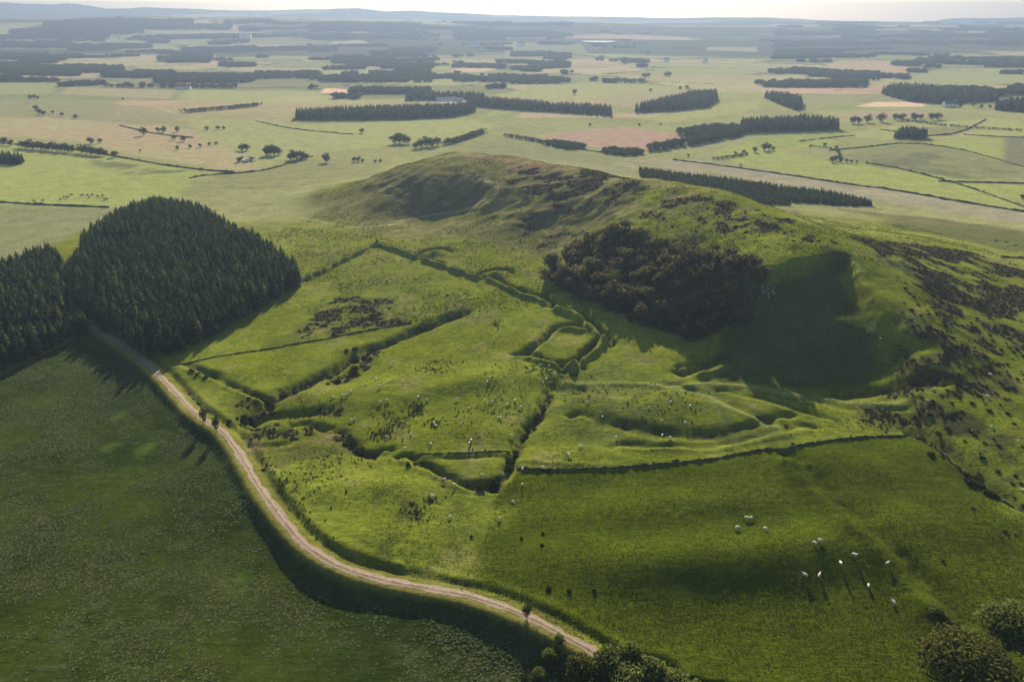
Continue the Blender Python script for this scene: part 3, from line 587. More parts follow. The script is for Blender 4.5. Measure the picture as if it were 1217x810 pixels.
def broad_meshes(seed, mat, lobes=9, per=40, size=.05, width=.36, low=.18):   # unit height tree
    r_ = random.Random(seed); cr = Acc(); tr = Acc(); tube(tr, (0, 0, -.04), (0.01, 0, .42), .030, .018, 6)
    for k in range(lobes):
        a = 6.283 * k / lobes * 1.618 * 2; q = math.sqrt((k + .5) / lobes); zz = low + .25 + (.52 - .25 * q * q) * r_.uniform(.45, 1.0) * (1 - low); rad = r_.uniform(.14, .22) * (1.25 - .3 * q) * (width / .36)
        c = (math.cos(a) * q * width * .72, math.sin(a) * q * width * .72, min(zz, .9 - rad * .7) + .02)
        leaf_quads(cr, c, rad, per, size, r_)
        if k < 6: tube(tr, (0.005, 0, .30 + .02 * k), (c[0] * .8, c[1] * .8, c[2] - .02), .013, .005, 4)
    leaf_quads(cr, (0, 0, low + .38), width * .62, per * 2, size * 1.1, r_, 1.1, .3)
    return tr.mesh('tree_trunk', M_BARK), cr.mesh('tree_crown', mat)
def bush_meshes(seed, mat, lobes=7, per=26, size=.10):                          # unit width dome
    r_ = random.Random(seed); cr = Acc(); st = Acc()
    for k in range(lobes):
        a = 2.4 * k; q = math.sqrt(k / lobes) * .34; leaf_quads(cr, (math.cos(a) * q, math.sin(a) * q, .22 + .10 * r_.random() - .25 * q), r_.uniform(.2, .27), per, size, r_, .85, .5)
    for k in range(3): tube(st, (.03 * k - .03, 0, -.06), (.12 * math.cos(2.1 * k), .12 * math.sin(2.1 * k), .22), .02, .012, 4)
    return st.mesh('bush_stems', M_BARK), cr.mesh('bush_foliage', mat)
def tuft_mesh(name, mat, seed, n=9, h=1.0, w=.07, spread=.5):
    r_ = random.Random(seed); A = Acc()
    for k in range(n):
        a = r_.uniform(0, 6.283); l = h * r_.uniform(.6, 1.1); d = r_.uniform(.2, 1) * spread; c, s = math.cos(a), math.sin(a); x, y = r_.uniform(-.12, .12), r_.uniform(-.12, .12)
        A.add([(x - s * w, y + c * w, -.1), (x + s * w, y - c * w, -.1), (x + c * d * .5 + s * w * .7, y + s * d * .5 - c * w * .7, l * .65), (x + c * d, y + s * d, l), (x + c * d * .5 - s * w * .7, y + s * d * .5 + c * w * .7, l * .65)], [(0, 1, 2, 4), (4, 2, 3)])
    return A.mesh(name, mat)
def leafy_mesh(name, mat, seed, n=8):                                           # broad leaved crop plant
    r_ = random.Random(seed); A = Acc()
    for k in range(n):
        a = 6.283 * k / n + r_.uniform(-.3, .3); l = r_.uniform(.6, 1.0); c, s = math.cos(a), math.sin(a); w = .24 * r_.uniform(.8, 1.2); up = r_.uniform(.15, .4)
        A.add([(0, 0, -.05), (c * l * .5 - s * w, s * l * .5 + c * w, up * .75), (c * l, s * l, up * .7), (c * l * .5 + s * w, s * l * .5 - c * w, up * .85)], [(0, 1, 2), (0, 2, 3)])
    return A.mesh(name, mat)

CONIF = [conifer_meshes(k) for k in range(4)]
HILLW = [broad_meshes(20 + k, m, 9, 46, .050, .40, .12) for k, m in enumerate([M_LEAF_B, M_LEAF_D, M_LEAF_B, M_LEAF_D, M_LEAF_G])]
FART = [broad_meshes(40 + k, M_LEAF_F, 8, 34, .062, .44, -.07) for k in range(4)]
BIGT = [broad_meshes(60 + k, m, 36, 260, .023, .46, .06) for k, m in enumerate([M_LEAF_O, M_LEAF_G])]
BUSH = [bush_meshes(80 + k, M_GORSE) for k in range(4)]
SHRUB = [bush_meshes(90 + k, m, 14, 110, .045) for k, m in enumerate([M_LEAF_G, M_LEAF_O, M_LEAF_G])]
def plant(name, pair, x, y, s, label, cat, group=None, rz=None, parts=('trunk', 'crown'), sink=0.0):
    rz = random.uniform(0, 6.28) if rz is None else rz
    root = empty(name, (x, y, zat(x, y) - sink), rz, s)
    tag(root, label, cat, group)
    for nm, me in zip(parts, pair):
        o = bpy.data.objects.new(nm, me); COL.objects.link(o); o.parent = root
    return root

# ------------------------------------------------------------------ scatter (only for uncountable stuff)
def scatter(name, pts, scl, var, sources, label, cat, lean=None):
    n = len(pts); me = bpy.data.meshes.new(name); me.vertices.add(n); me.vertices.foreach_set('co', np.asarray(pts, np.float32).ravel())
    for nm, typ, dat, key in (('scl', 'FLOAT_VECTOR', np.asarray(scl, np.float32), 'vector'), ('rot', 'FLOAT', rng.uniform(0, 6.283, n).astype(np.float32), 'value'), ('var', 'INT', np.asarray(var, np.int32), 'value')):
        a = me.attributes.new(nm, typ, 'POINT'); a.data.foreach_set(key, dat.ravel())
    o = bpy.data.objects.new(name, me); COL.objects.link(o); tag(o, label, cat, None, 'stuff')
    ng = bpy.data.node_groups.new(name, 'GeometryNodeTree'); ng.interface.new_socket('Geometry', in_out='INPUT', socket_type='NodeSocketGeometry'); ng.interface.new_socket('Geometry', in_out='OUTPUT', socket_type='NodeSocketGeometry')
    N = ng.nodes; L = ng.links.new; gi = N.new('NodeGroupInput'); go = N.new('NodeGroupOutput'); jn = N.new('GeometryNodeJoinGeometry')
    def attr(nm, t): a = N.new('GeometryNodeInputNamedAttribute'); a.data_type = t; a.inputs['Name'].default_value = nm; return [s for s in a.outputs if s.enabled and s.name == 'Attribute'][0]
    sa, ra, va = attr('scl', 'FLOAT_VECTOR'), attr('rot', 'FLOAT'), attr('var', 'INT'); cb = N.new('ShaderNodeCombineXYZ'); L(ra, cb.inputs[2])
    for k, src in enumerate(sources):
        oi = N.new('GeometryNodeObjectInfo'); oi.transform_space = 'ORIGINAL'; oi.inputs['Object'].default_value = src; oi.inputs['As Instance'].default_value = True
        cmp_ = N.new('FunctionNodeCompare'); cmp_.data_type = 'INT'; cmp_.operation = 'EQUAL'; L(va, cmp_.inputs[2]); cmp_.inputs[3].default_value = k
        ip = N.new('GeometryNodeInstanceOnPoints'); L(gi.outputs[0], ip.inputs['Points']); L(cmp_.outputs[0], ip.inputs['Selection']); L(oi.outputs['Geometry'], ip.inputs['Instance']); L(cb.outputs[0], ip.inputs['Rotation']); L(sa, ip.inputs['Scale']); L(ip.outputs[0], jn.inputs[0])
    L(jn.outputs[0], go.inputs[0]); md = o.modifiers.new('scatter', 'NODES'); md.node_group = ng
    return o
def fill(poly, sp, jit=.35, ang=0, keep=None):       # points of a jittered planting grid inside a world polygon
    p = np.array(poly); c = p.mean(0); rad = np.hypot(*(p - c).T).max(); g = np.arange(-rad, rad, sp); u, v = np.meshgrid(g, g); u = u.ravel() + rng.uniform(-jit, jit, u.size) * sp; v = v.ravel() + rng.uniform(-jit, jit, v.size) * sp
    a = R(ang); x = c[0] + u * math.cos(a) - v * math.sin(a); y = c[1] + u * math.sin(a) + v * math.cos(a); m = in_poly(x, y, poly); return x[m], y[m]

# ------------------------------------------------------------------ track
def ribbon(name, line, half, mat, lift, label, cols=9, wob=.45, seed=0):
    q = smooth_line(line, .6, 2); t = np.gradient(q, axis=0); t /= np.linalg.norm(t, axis=1)[:, None]; nr = np.stack([-t[:, 1], t[:, 0]], 1); s = np.arange(len(q)) * .6
    v = []; u = np.linspace(-1, 1, cols)
    wl = half * (1 + wob * fbm(s, s * 0, 4, seed, 3)); wr = half * (1 + wob * fbm(s, s * 0 + 50, 4, seed + 1, 3))
    for k in range(cols):
        off = np.where(u[k] < 0, u[k] * wr, u[k] * wl); p = q + nr * off[:, None]
        z = H(p[:, 0], p[:, 1]) + lift - .10 * (abs(abs(u[k]) - .5) < .2) + .05 * (abs(u[k]) < .15) - (.14 if abs(u[k]) == 1 else 0) + .025 * fbm(p[:, 0], p[:, 1], .9, seed + 5, 2)
        v.append(np.column_stack([p, z]))
    V = np.stack(v, 1); n = len(q); idx = np.arange(n * cols).reshape(n, cols); F = np.stack([idx[:-1, :-1], idx[:-1, 1:], idx[1:, 1:], idx[1:, :-1]], -1).reshape(-1, 4)
    o = mesh_obj(name, V.reshape(-1, 3).tolist(), F.tolist(), mat, None, True); uv = o.data.attributes.new('across', 'FLOAT', 'POINT'); uv.data.foreach_set('value', np.tile(u, n).astype(np.float32))
    tag(o, label, name.replace('_', ' '), None, 'structure'); return o
def track_material():
    m, nt, b = nmat('track_dirt'); geo = nt.nodes.new('ShaderNodeNewGeometry'); ac = nt.nodes.new('ShaderNodeAttribute'); ac.attribute_name = 'across'
    ab = nt.nodes.new('ShaderNodeMath'); ab.operation = 'ABSOLUTE'; nt.links.new(ac.outputs['Fac'], ab.inputs[0])
    n1 = noise(nt, geo.outputs['Position'], .9, 5, .7); n2 = noise(nt, geo.outputs['Position'], 5, 3, .6)
    ad = nt.nodes.new('ShaderNodeMath'); ad.operation = 'ADD'; nt.links.new(ab.outputs[0], ad.inputs[0]); nt.links.new(mapr(nt, n1, .3, .7, -.3, .3), ad.inputs[1])
    cr = nt.nodes.new('ShaderNodeValToRGB'); e = cr.color_ramp.elements; e[0].position = .04; e[0].color = (.11, .095, .045, 1); e[1].position = .22; e[1].color = (.21, .155, .125, 1)
    for p, c in ((.70, (.20, .145, .115, 1)), (.92, (.10, .095, .030, 1))): q = e.new(p); q.color = c
    nt.links.new(ad.outputs[0], cr.inputs[0]); nt.links.new(mul(nt, cr.outputs[0], mapr(nt, n2, .3, .7, .75, 1.2)), b.inputs['Base Color']); b.inputs['Roughness'].default_value = .9; b.inputs['Specular IOR Level'].default_value = .15
    bp = nt.nodes.new('ShaderNodeBump'); bp.inputs['Strength'].default_value = .5; bp.inputs['Distance'].default_value = .1; nt.links.new(n2, bp.inputs['Height']); nt.links.new(bp.outputs[0], b.inputs['Normal']); return m
ribbon('track', TRACK, 1.35, track_material(), .10, 'pale dirt track winding between the crop field and the hill')

# ------------------------------------------------------------------ conifer plantation on the left
blockA = P((172,421),(193,426),(242,405),(300,370),(358,336),(352,326),(333,316),(305,296),(265,274),(230,259),(187,250),(140,268),(104,296),(92,325),(90,352),(100,372),(125,393),(150,408))
blockB = P((71,392),(79,362),(76,322),(58,308),(0,332),(-90,360),(-120,400),(-60,408),(0,403))
blockC = P((105,391),(58,413),(20,432),(-40,456),(-110,480),(-170,470),(-130,430),(-40,420),(0,413),(69,401))
_rf = [tuple(map(float, at_z(a, b, 19.0))) for a, b in ((92,298),(118,289),(145,280),(178,269))]
ride = _rf + [(x_ , y_ + g_) for (x_, y_), g_ in zip(_rf[::-1], (8, 24, 32, 36))]
con = []
for bi, (poly, ang) in enumerate(((blockA, 28), (blockB, 24), (blockC, 24))):
    x, y = fill(poly, 2.8, .36, ang); mk = rng.random(len(x)) > .05; x, y = x[mk], y[mk]
    if bi == 0:
        rd = in_poly(x, y, ride); d2, _ = poly_sd(x, y, P((205,345),(240,300),(255,285))); d3, _ = poly_sd(x, y, P((300,338),(312,310)))
        m = ~rd & (d2 > 1.3) & (d3 > 1.2); x, y = x[m], y[m]
    dd = poly_sd(x, y, list(poly) + [poly[0]])[0]
    hh = rng.normal(12.8, 1.2, len(x)) * (.86 + .14 * sstep(0, 9, dd)) * (1 + .07 * fbm(x, y, 30, 7, 2) + .08 * fbm(x, y, 9, 8, 2)) * (.95 if bi == 1 else .9 if bi == 2 else 1.0)
    con += [(x[i], y[i], hh[i], bi, dd[i]) for i in range(len(x))]
con.sort(key=lambda c: c[1] * .9 + abs(c[0]) * .25 + (12 if c[4] > 7 else 0))
vis = [c for c in con if abs(c[0]) < c[1] * .72 + 6]
LBL = ['dark conifer on the near edge of the large plantation beside the track', 'dark conifer in the left plantation block behind the cross ride', 'dark conifer in the front row of the lower left plantation block']
GRP = ['conifers of the large plantation block', 'conifers of the left plantation block', 'conifers of the lower left plantation block']
first = []
ind = set()
for c in vis[:300]:
    ind.add(id(c)); x, y, h, bi, _ = c; k = random.randrange(4); w = h * random.uniform(.92, 1.15)
    r_ = plant('conifer_tree', CONIF[k], x, y, (w, w, h), LBL[bi], 'conifer', GRP[bi])
    if len(first) < 4: first.append([o for o in r_.children if o.name.startswith('crown')][0])
    if len(first) <= 4 and len(first) - 1 < 4 and len(ind) <= 4: first[len(ind) - 1].data = CONIF[len(ind) - 1][1]
rest = [c for c in con if id(c) not in ind]
rz = H(np.array([c[0] for c in rest]), np.array([c[1] for c in rest]))
hh = np.array([c[2] for c in rest]); wj = hh * rng.uniform(.92, 1.15, len(rest))
scatter('conifer_plantation', np.column_stack([[c[0] for c in rest], [c[1] for c in rest], rz]), np.column_stack([wj, wj, hh]), rng.integers(0, 4, len(rest)), first, 'dense dark conifer plantation behind its front rows of trees', 'plantation')

# ------------------------------------------------------------------ wood on the hill slope
woodH = P((641,336),(668,342),(690,352),(735,376),(765,386),(800,397),(822,397),(850,385),(880,365),(905,345),(916,330),(905,322),(870,312),(820,298),(775,287),(735,280),(705,290),(680,300),(655,316))
x, y = fill(woodH, 4.6, .42, 15)
dd = poly_sd(x, y, woodH + [woodH[0]])[0]; order = np.argsort(y)[:300]; hw_first = {}
for i in order:
    k = random.choices(range(5), [3, 3, 3, 2, 1.1])[0]; h = random.gauss(7.4, 1.5) * (.85 + .15 * min(1, dd[i] / 6)); w = h * random.uniform(.85, 1.15)
    lab = {0: 'brownish broadleaf tree in the dense wood on the hillside', 2: 'brownish broadleaf tree in the dense wood on the hillside', 1: 'dark green broadleaf tree in the dense wood on the hillside', 3: 'dark green broadleaf tree in the dense wood on the hillside', 4: 'paler green rounded tree among the dark hillside wood'}[k]
    plant('broadleaf_tree', HILLW[k], x[i], y[i], (w, w, h), lab, 'tree', 'trees of the hillside wood')

# ------------------------------------------------------------------ single trees and clumps of the plain
def hpx(m, y): return m
TREES = [ # px, py of the foot, height m, label
 ('row of field trees along the wall at far left', [(5,172,11),(13,173,9)] + [(26 + 4.6 * k, 175.5 + .42 * k + .5 * (k % 2), 11 + 1.5 * ((k * 7) % 3 - 1)) for k in range(14)], 'dark tree in the long row along the far left wall'),
 ('short row beyond the long tree row', [(97,182,12),(103,183,11),(109,184,11),(114,184.5,10),(119,185,11),(124,185.5,9)], 'dark tree in the short row right of the long tree row'),
 ('', [(136,187,9)], 'lone small tree at the wall just right of the tree rows'), ('pair above the tree rows', [(108,171,10),(119,170,7)], 'small tree of the pair standing in the beige field above the tree rows'),
 ('', [(171,161,13)], 'round dark tree alone beside a field wall in the beige field'), ('trees in the upper beige field', [(188,157,8),(195,157,9),(211,157,9),(246,155,7),(259,154,6),(266,154,6)], 'thin pale tree in the upper beige field'),
 ('pair in the beige field', [(207,166,8),(218,168,9)], 'dark bushy tree of the pair in the middle beige field'), ('scattered thorn trees', [(211,178,6),(226,176,5),(238,175,6),(249,173,5),(257,172,5),(167,180,3)], 'tiny thorn tree scattered in the beige field'),
 ('two trees left of the clumps', [(288,179,10),(293,179,10)], 'dark tree of the close pair left of the open clumps'), ('open clump in mid left plain', [(318,185,13),(322,184,14),(327,185,13),(331,184,11)], 'tall open tree in the tight clump left of centre'),
 ('wider clump by the curving wall', [(349,190,13),(354,190,12),(359,189,11),(364,189,8),(346,190,9)], 'tree in the wider clump by the curving wall'), ('', [(388,193,12)], 'round dark tree alone left of the hill top'), ('bushes at the hill foot', [(421,192,6),(426,192,7),(431,193,5),(446,193,4),(452,193,4)], 'low dark tree by the wall at the left foot of the hill'),
 ('broad clump above the hill top', [(470,171,14),(475,170,15),(481,171,13),(485,171,10)], 'dark tree of the broad clump above the hill top'), ('second clump above the hill top', [(500,176,13),(507,174,14),(513,175,13),(520,173,12),(494,177,9)], 'dark tree of the clump directly behind the hill top'),
 ('', [(533,171,9)], 'small round tree at the start of the hedge behind the hill'), ('', [(430,158,8)], 'thin tree alone below the long dark plantation'), ('', [(683,112,12)], 'lone tree in the pale green far field'), ('', [(773,109,9)], 'lone small tree left of the sloping far wood'), ('pair on the far skyline of the field', [(808,107,10),(816,106,10)], 'tree of the pair above the sloping far wood'),
 ('trees in the strip field', [(701,150,5),(760,150,5),(785,149,4)], 'tiny tree along the strip field in the distance'),
 ('row of round trees at right', [(1014,147,13),(1020,147,12),(1031,146,14),(1047,145,15),(1064,143,12),(1071,143,13),(1086,143,13),(1094,142,10),(1107,143,13),(1114,142,13)], 'round tree in the loose row across the right fields'),
 ('trees beside the right green field', [(897,181,8),(909,179,11),(914,178,8),(919,179,6),(884,182,5),(874,184,5)], 'tree in the small group beside the bright green field at right'),
 ('dots of the far right', [(963,175,4),(980,174,6),(994,177,5)], 'small bush tree along the ditch in the right fields'), ('scrub clump at right', [(989,193,8),(993,191,7),(999,193,6),(1006,193,5),(1012,194,5),(1018,194,4),(1030,194,3)], 'scrubby tree at the corner of the rough right field'),
 ('far right trees', [(1141,128,10),(1156,127,11),(1166,129,8),(1176,129,8),(1128,125,7)], 'small tree in the farthest right green field'), ('', [(47,136,11)], 'dark bushy tree at far left below a smaller clump'), ('far left scrub', [(36,118,10),(41,117,9),(45,118,8),(52,137,9),(43,131,10)], 'scrubby tree in the far left clumps'), ('far left thorn line', [(63,135,6),(74,138,7),(90,141,8),(146,119,6)], 'small thorn tree in the line right of the far left clumps'),
 ('edge of the frame', [(1215,237,6),(818,186,4),(880,197,3)], 'tiny bush tree on a field wall at right'),
]
ORD = ['first','second','third','fourth','fifth','sixth','seventh','eighth','ninth','tenth','eleventh','twelfth','thirteenth','fourteenth','fifteenth','sixteenth','seventeenth','eighteenth','nineteenth','twentieth']
def nth(i, n): return '' if n == 1 else (', leftmost' if i == 0 else ', rightmost' if i == n - 1 else ', %s from left' % ORD[i])
for grp, lst, lab0 in TREES:
    lst = sorted(lst)
    for ti, (px, py, h) in enumerate(lst):
        lab = lab0 + nth(ti, len(lst))
        x, y = at(px, py); k = random.randrange(4); h *= .85; w = h * random.uniform(.9, 1.2); plant('field_tree', FART[k], x, y, (w, w, h), lab, 'tree', grp or None)

# ------------------------------------------------------------------ distant woods (each reads as one mass)
farc = bpy.data.objects['crown']; FCON = first
fb = [o for o in bpy.data.objects if o.name.startswith('crown') and o.data in [p[1] for p in FART]]; fb = [next(o for o in fb if o.data == p[1]) for p in FART]
def far_wood(name, poly, sp, h, kind, label, wk=1.0):
    low = 'hill' in label or 'birch' in label
    x, y = fill([tuple(map(float, at_z(a, b, 1.0))) for a, b in poly] if low else P(*poly), sp, .42, 20)
    if low: mk = base_h(x, y) < 9; x, y = x[mk], y[mk]
    if not len(x): return
    z = H(x, y) - .4; hh = h * rng.uniform(.8, 1.15, len(x)); ww = np.maximum(hh * wk, sp * (2.6 if kind == 'c' else 1.35)) * rng.uniform(.9, 1.2, len(x))
    scatter(name, np.column_stack([x, y, z]), np.column_stack([ww, ww, hh]), rng.integers(0, 4, len(x)), FCON if kind == 'c' else fb, label, 'wood')
WOODS = [
 ([(351,142.5),(400,143),(480,142),(540,139),(566,133),(560,131),(500,133),(420,136),(352,139)], 4.0, 13, 'c', 'long dark plantation left of centre with a rounded right end'),
 ([(556,126),(600,130),(668,134),(710,137),(726,138),(727,134),(700,132),(664,131),(640,128),(560,122)], 4.5, 13, 'c', 'stepped dark plantation belt right of the long plantation'),
 ([(755,134),(800,132),(841,128),(852,120),(851,115),(822,116),(800,122),(775,128)], 4.5, 14, 'c', 'sloping dark wood on the rise right of centre'),
 ([(908,116),(925,124),(944,131),(953,130),(951,121),(930,117)], 5, 13, 'c', 'small wedge of dark plantation at right'),
 ([(882,158),(940,156.5),(998,154.5),(996,152),(960,147),(915,149),(880,152)], 4.0, 13, 'c', 'dark plantation with straight front edge behind the pale broadleaf belt'),
 ([(772,181),(800,176),(840,170),(882,161),(880,153),(845,153),(800,160),(822,163),(835,165),(800,172),(770,177)], 5.5, 9, 'b', 'paler broadleaf belt curving round the ploughed field'),
 ([(1063,165),(1100,166),(1104,163),(1080,159),(1066,161)], 4.0, 11, 'c', 'oval dark copse alone in the right green fields'),
 ([(-40,196),(0,195),(26,196),(30,192),(0,190),(-40,190)], 3.6, 10, 'c', 'small dark copse at the left edge'),
 ([(762,214),(800,219),(850,228),(900,238),(940,245),(1000,246),(1036,246),(1030,240),(985,230),(930,222),(880,215),(800,207),(758,203)], 2.2, 4.5, 'c', 'young dark conifer belt directly behind the hill'),
 ([(820,222),(860,226),(925,243),(938,249),(900,247),(850,235)], 3.4, 4, 'b', 'pale birch scrub along the front of the young conifer belt'),
 ([(641,170),(660,176),(678,178),(696,177),(690,173),(665,170)], 4.5, 6, 'b', 'low hedge thicket below the ploughed field'), ([(708,181),(740,186),(765,184),(760,180),(730,178)], 4.5, 6, 'b', 'thicket at the lower right corner of the ploughed field'),
 ([(1048,112),(1080,121),(1120,124),(1150,122),(1185,121),(1180,116),(1130,112),(1100,108),(1060,107)], 7, 15, 'c', 'broad dark wood at far right'),
 ([(1110,111),(1180,116),(1200,113),(1170,109),(1130,108)], 7, 13, 'b', 'mixed wood at the edge of the far right fields'), ([(1180,131),(1217,134),(1260,134),(1260,126),(1200,124)], 7, 14, 'c', 'dark wood at the right edge'), ([(1195,112),(1250,116),(1250,108),(1200,107)], 8, 14, 'b', 'wood at the right edge above the green field'),
 ([(480,120),(572,119),(575,116),(490,115)], 7, 12, 'c', 'dark wood strip behind the pale farmyard'), ([(415,112),(510,112),(512,109),(420,108)], 8, 12, 'b', 'wood strip beyond the peach coloured field'),
]
for poly, sp, h, kind, lab in WOODS: far_wood('far_wood', poly, sp, h, kind, lab)
BELTS = [ # front edge in px, depth in m: the wooded distance, merging into one mass
 (70,104,125,101,50),(25,97.5,70,97.5,30),(122,91,186,92,80),(185,99,304,99,200),(-40,97,25,97.5,80),(-40,86,125,87,260),(218,64,304,62,320),(-40,57,180,58,500),(262,79,304,81,100),
 (304,63,400,62,300),(395,55.5,460,55.5,60),(465,61,522,61,150),(304,70,360,70,90),(395,69.5,433,69.5,70),(460,68.5,545,68.5,80),(415,78.5,470,79.5,70),(470,84.5,535,84.5,80),(500,80.5,600,81.5,70),(304,96,380,95.5,220),(380,98,500,98,120),(500,97.5,612,97.5,130),
 (608,67.5,690,66.5,220),(690,72.5,770,74,120),(770,70.5,825,70.5,120),(608,83.5,690,80.5,40),(608,100,700,98,150),(680,98,770,99,130),(760,98.5,860,98,180),(850,105,912,106,120),(825,83.5,870,82,60),(740,75.5,910,75,60),
 (912,104,1030,104,110),(940,87,1000,92,140),(985,94,1080,97,150),(1060,79,1250,81,160),(912,71,1040,69,160),(1090,74,1260,73,140),(560,45,680,44,300),(840,64,1000,63,120),(900,54,1260,55,300),(700,58,800,57,150),(0,48,130,46,200),(480,47,600,48,160),(300,48,420,47,260),(160,48,300,46,160),(780,48,900,47,200),(1000,47,1217,46,300),(920,62,1060,60,100),(70,68,98,68,120),(0,66,60,66,60),(392,118,428,118,30),(360,106,376,106,40),(125,104,304,105,12),(580,106,600,105,30),(870,110,905,112,30)]
r9 = random.Random(9)
for _i in range(90):
    yy = 40 + 52 * r9.random() ** .8; xx = r9.uniform(-30, 1230); ll = r9.uniform(18, 90); BELTS.append((xx, yy, xx + ll, yy + r9.uniform(-1.5, 1.5), r9.uniform(20, 160)))
for _i in range(40):
    yy = r9.uniform(28, 42); xx = r9.uniform(-30, 1230); ll = r9.uniform(40, 160); BELTS.append((xx, yy, xx + ll, yy + r9.uniform(-.6, .6), r9.uniform(80, 300)))
bp_, bs_, bv_ = [], [], []
for x0, y0, x1, y1, dep in BELTS:
    a, b = at(x0, y0), at(x1, y1); a, b = np.array(a), np.array(b); rr = (a[1] + b[1]) / 2; sp = max(7.0, rr / 280)
    L_ = np.hypot(*(b - a)); n = int(L_ * dep / (sp * sp)); n = max(12, min(n, 2600)); u = rng.random(n); v = rng.random(n); p = a + (b - a) * u[:, None]
    p[:, 1] += dep * v; p[:, 0] += p[:, 0] / rr * dep * v
    mk = fbm(p[:, 0], p[:, 1] * 1.6, rr / 11, 77, 4) > -.22; p = p[mk]
    h = np.maximum(11, rr / 330) * rng.uniform(.7, 1.15, len(p)); w = np.maximum(h, sp * 1.5) * rng.uniform(.9, 1.3, len(p))
    bp_.append(np.column_stack([p, H(p[:, 0], p[:, 1]) - .5])); bs_.append(np.column_stack([w, w, h])); bv_.append(rng.integers(0, 4, len(p)))
bp_ = np.concatenate(bp_); scatter('distant_woods', bp_, np.concatenate(bs_), np.concatenate(bv_), fb, 'hazy blue belts of distant woodland merging towards the horizon', 'woodland')
print('belt trees', len(bp_))

# ------------------------------------------------------------------ hedges, walls
def lumpy_line(name, pts, h, w, mat, label, cat, step=2.0, world=None, jag=.25, seed=0):
    q = smooth_line(world or P(*pts), step, 1); n = len(q); t = np.gradient(q, axis=0); t /= np.linalg.norm(t, axis=1)[:, None]; nr = np.stack([-t[:, 1], t[:, 0]], 1); V = []
    for k, (u, zz) in enumerate([(-.5, -.3), (-.46, .55), (-.22, .95), (.22, .95), (.46, .55), (.5, -.3)]):
        j = 1 + jag * rng.normal(size=n) * (.6 if zz > 0 else .2); p = q + nr * (u * w * j)[:, None]; z = H(q[:, 0], q[:, 1]) + zz * h * (1 + (jag * rng.normal(size=n) if zz > 0 else 0)); V.append(np.column_stack([p, z]))
    V = np.stack(V, 1); idx = np.arange(n * 6).reshape(n, 6); F = np.stack([idx[:-1, :-1], idx[:-1, 1:], idx[1:, 1:], idx[1:, :-1]], -1).reshape(-1, 4).tolist() + [tuple(idx[0][::-1]), tuple(idx[-1])]
    return tag(mesh_obj(name, V.reshape(-1, 3).tolist(), F, mat), label, cat, None, 'thing')
for pts, h, w, lab in [ # dry stone walls, mossy and low
 ([(205,435),(284,421),(387,402),(489,384)], .6, .5, 'thin dark stone wall climbing from the plantation corner across the pasture'),
 ([(614,557),(678,559),(747,557),(834,550),(886,540),(940,534),(1017,519),(1087,511)], .8, .7, 'long dark stone wall along the top of the lower right pasture'),
 ([(1087,513),(1149,566),(1217,610),(1290,660)], 1.0, .8, 'stone wall running down the right edge of the lower pasture'),
 ([(480,540),(530,538.5),(606,536)], .5, .5, 'low overgrown wall above the V shaped ditch'),
 ([(-150,240),(0,240),(40,243),(130,246.5)], 1.3, 1.0, 'wall at the left edge running towards the plantation'),
 ([(120,183),(160,190),(200,197),(240,202),(280,205)], 1.4, 1.2, 'dark field wall slanting down from the far left tree row'),
 ([(225,212),(245,208),(300,205),(330,199),(352,191),(372,186)], 1.4, 1.2, 'curving wall from the plantation top to the tree clumps'),
 ([(142,149),(170,156),(190,160),(230,164)], 1.3, 1.2, 'short wall by the lone round tree'), ([(0,170),(90,178),(130,184)], 1.2, 1.2, 'wall under the far left tree row'),
 ([(800,190),(850,196),(930,207),(1000,218),(1060,226),(1130,238),(1217,252),(1300,264)], 1.4, 1.2, 'long dark wall slanting across the right plain below the green fields'),
 ([(1030,194),(1058,198),(1100,208),(1150,222),(1217,246)], 1.4, 1.2, 'wall along the lower side of the rough right field'), ([(1115,215.5),(1160,217),(1240,219)], 1.3, 1.2, 'short level wall near the right edge'),
 ([(985,179),(1030,175),(1080,169),(1140,177),(1180,188),(1225,201)], 1.3, 1.2, 'wall along the upper side of the rough right field'), ([(1100,162),(1140,159),(1172,142)], 1.6, 1.6, 'dark wall bending up to the right from the oval copse'), ([(1145,160),(1190,163),(1240,164)], 1.2, 1.2, 'level wall above the dark square field'),
 ([(1046,154),(1066,157)], 1.2, 1.2, 'short wall left of the oval copse'), ([(950,168),(985,164),(1016,161)], 1.2, 1.5, 'pale bank line below the straight edged plantation'), ([(304,144),(340,152),(372,156),(420,160)], 1.2, 1.4, 'faint ditch line below the long plantation'), ([(690,178),(745,185)], 1.0, 1.2, 'wall under the ploughed field'),
 ([(1280,318),(1217,308),(1190,306)], 1.2, 1.0, 'short wall above the heather at the right edge'),
]: lumpy_line('field_wall', pts, h * (.6 if pts[0][1] > 380 else .65), w * (.6 if pts[0][1] > 380 else .6), M_STONE, lab, 'wall', .8 if pts[0][1] > 380 else 3.0, None, .42)
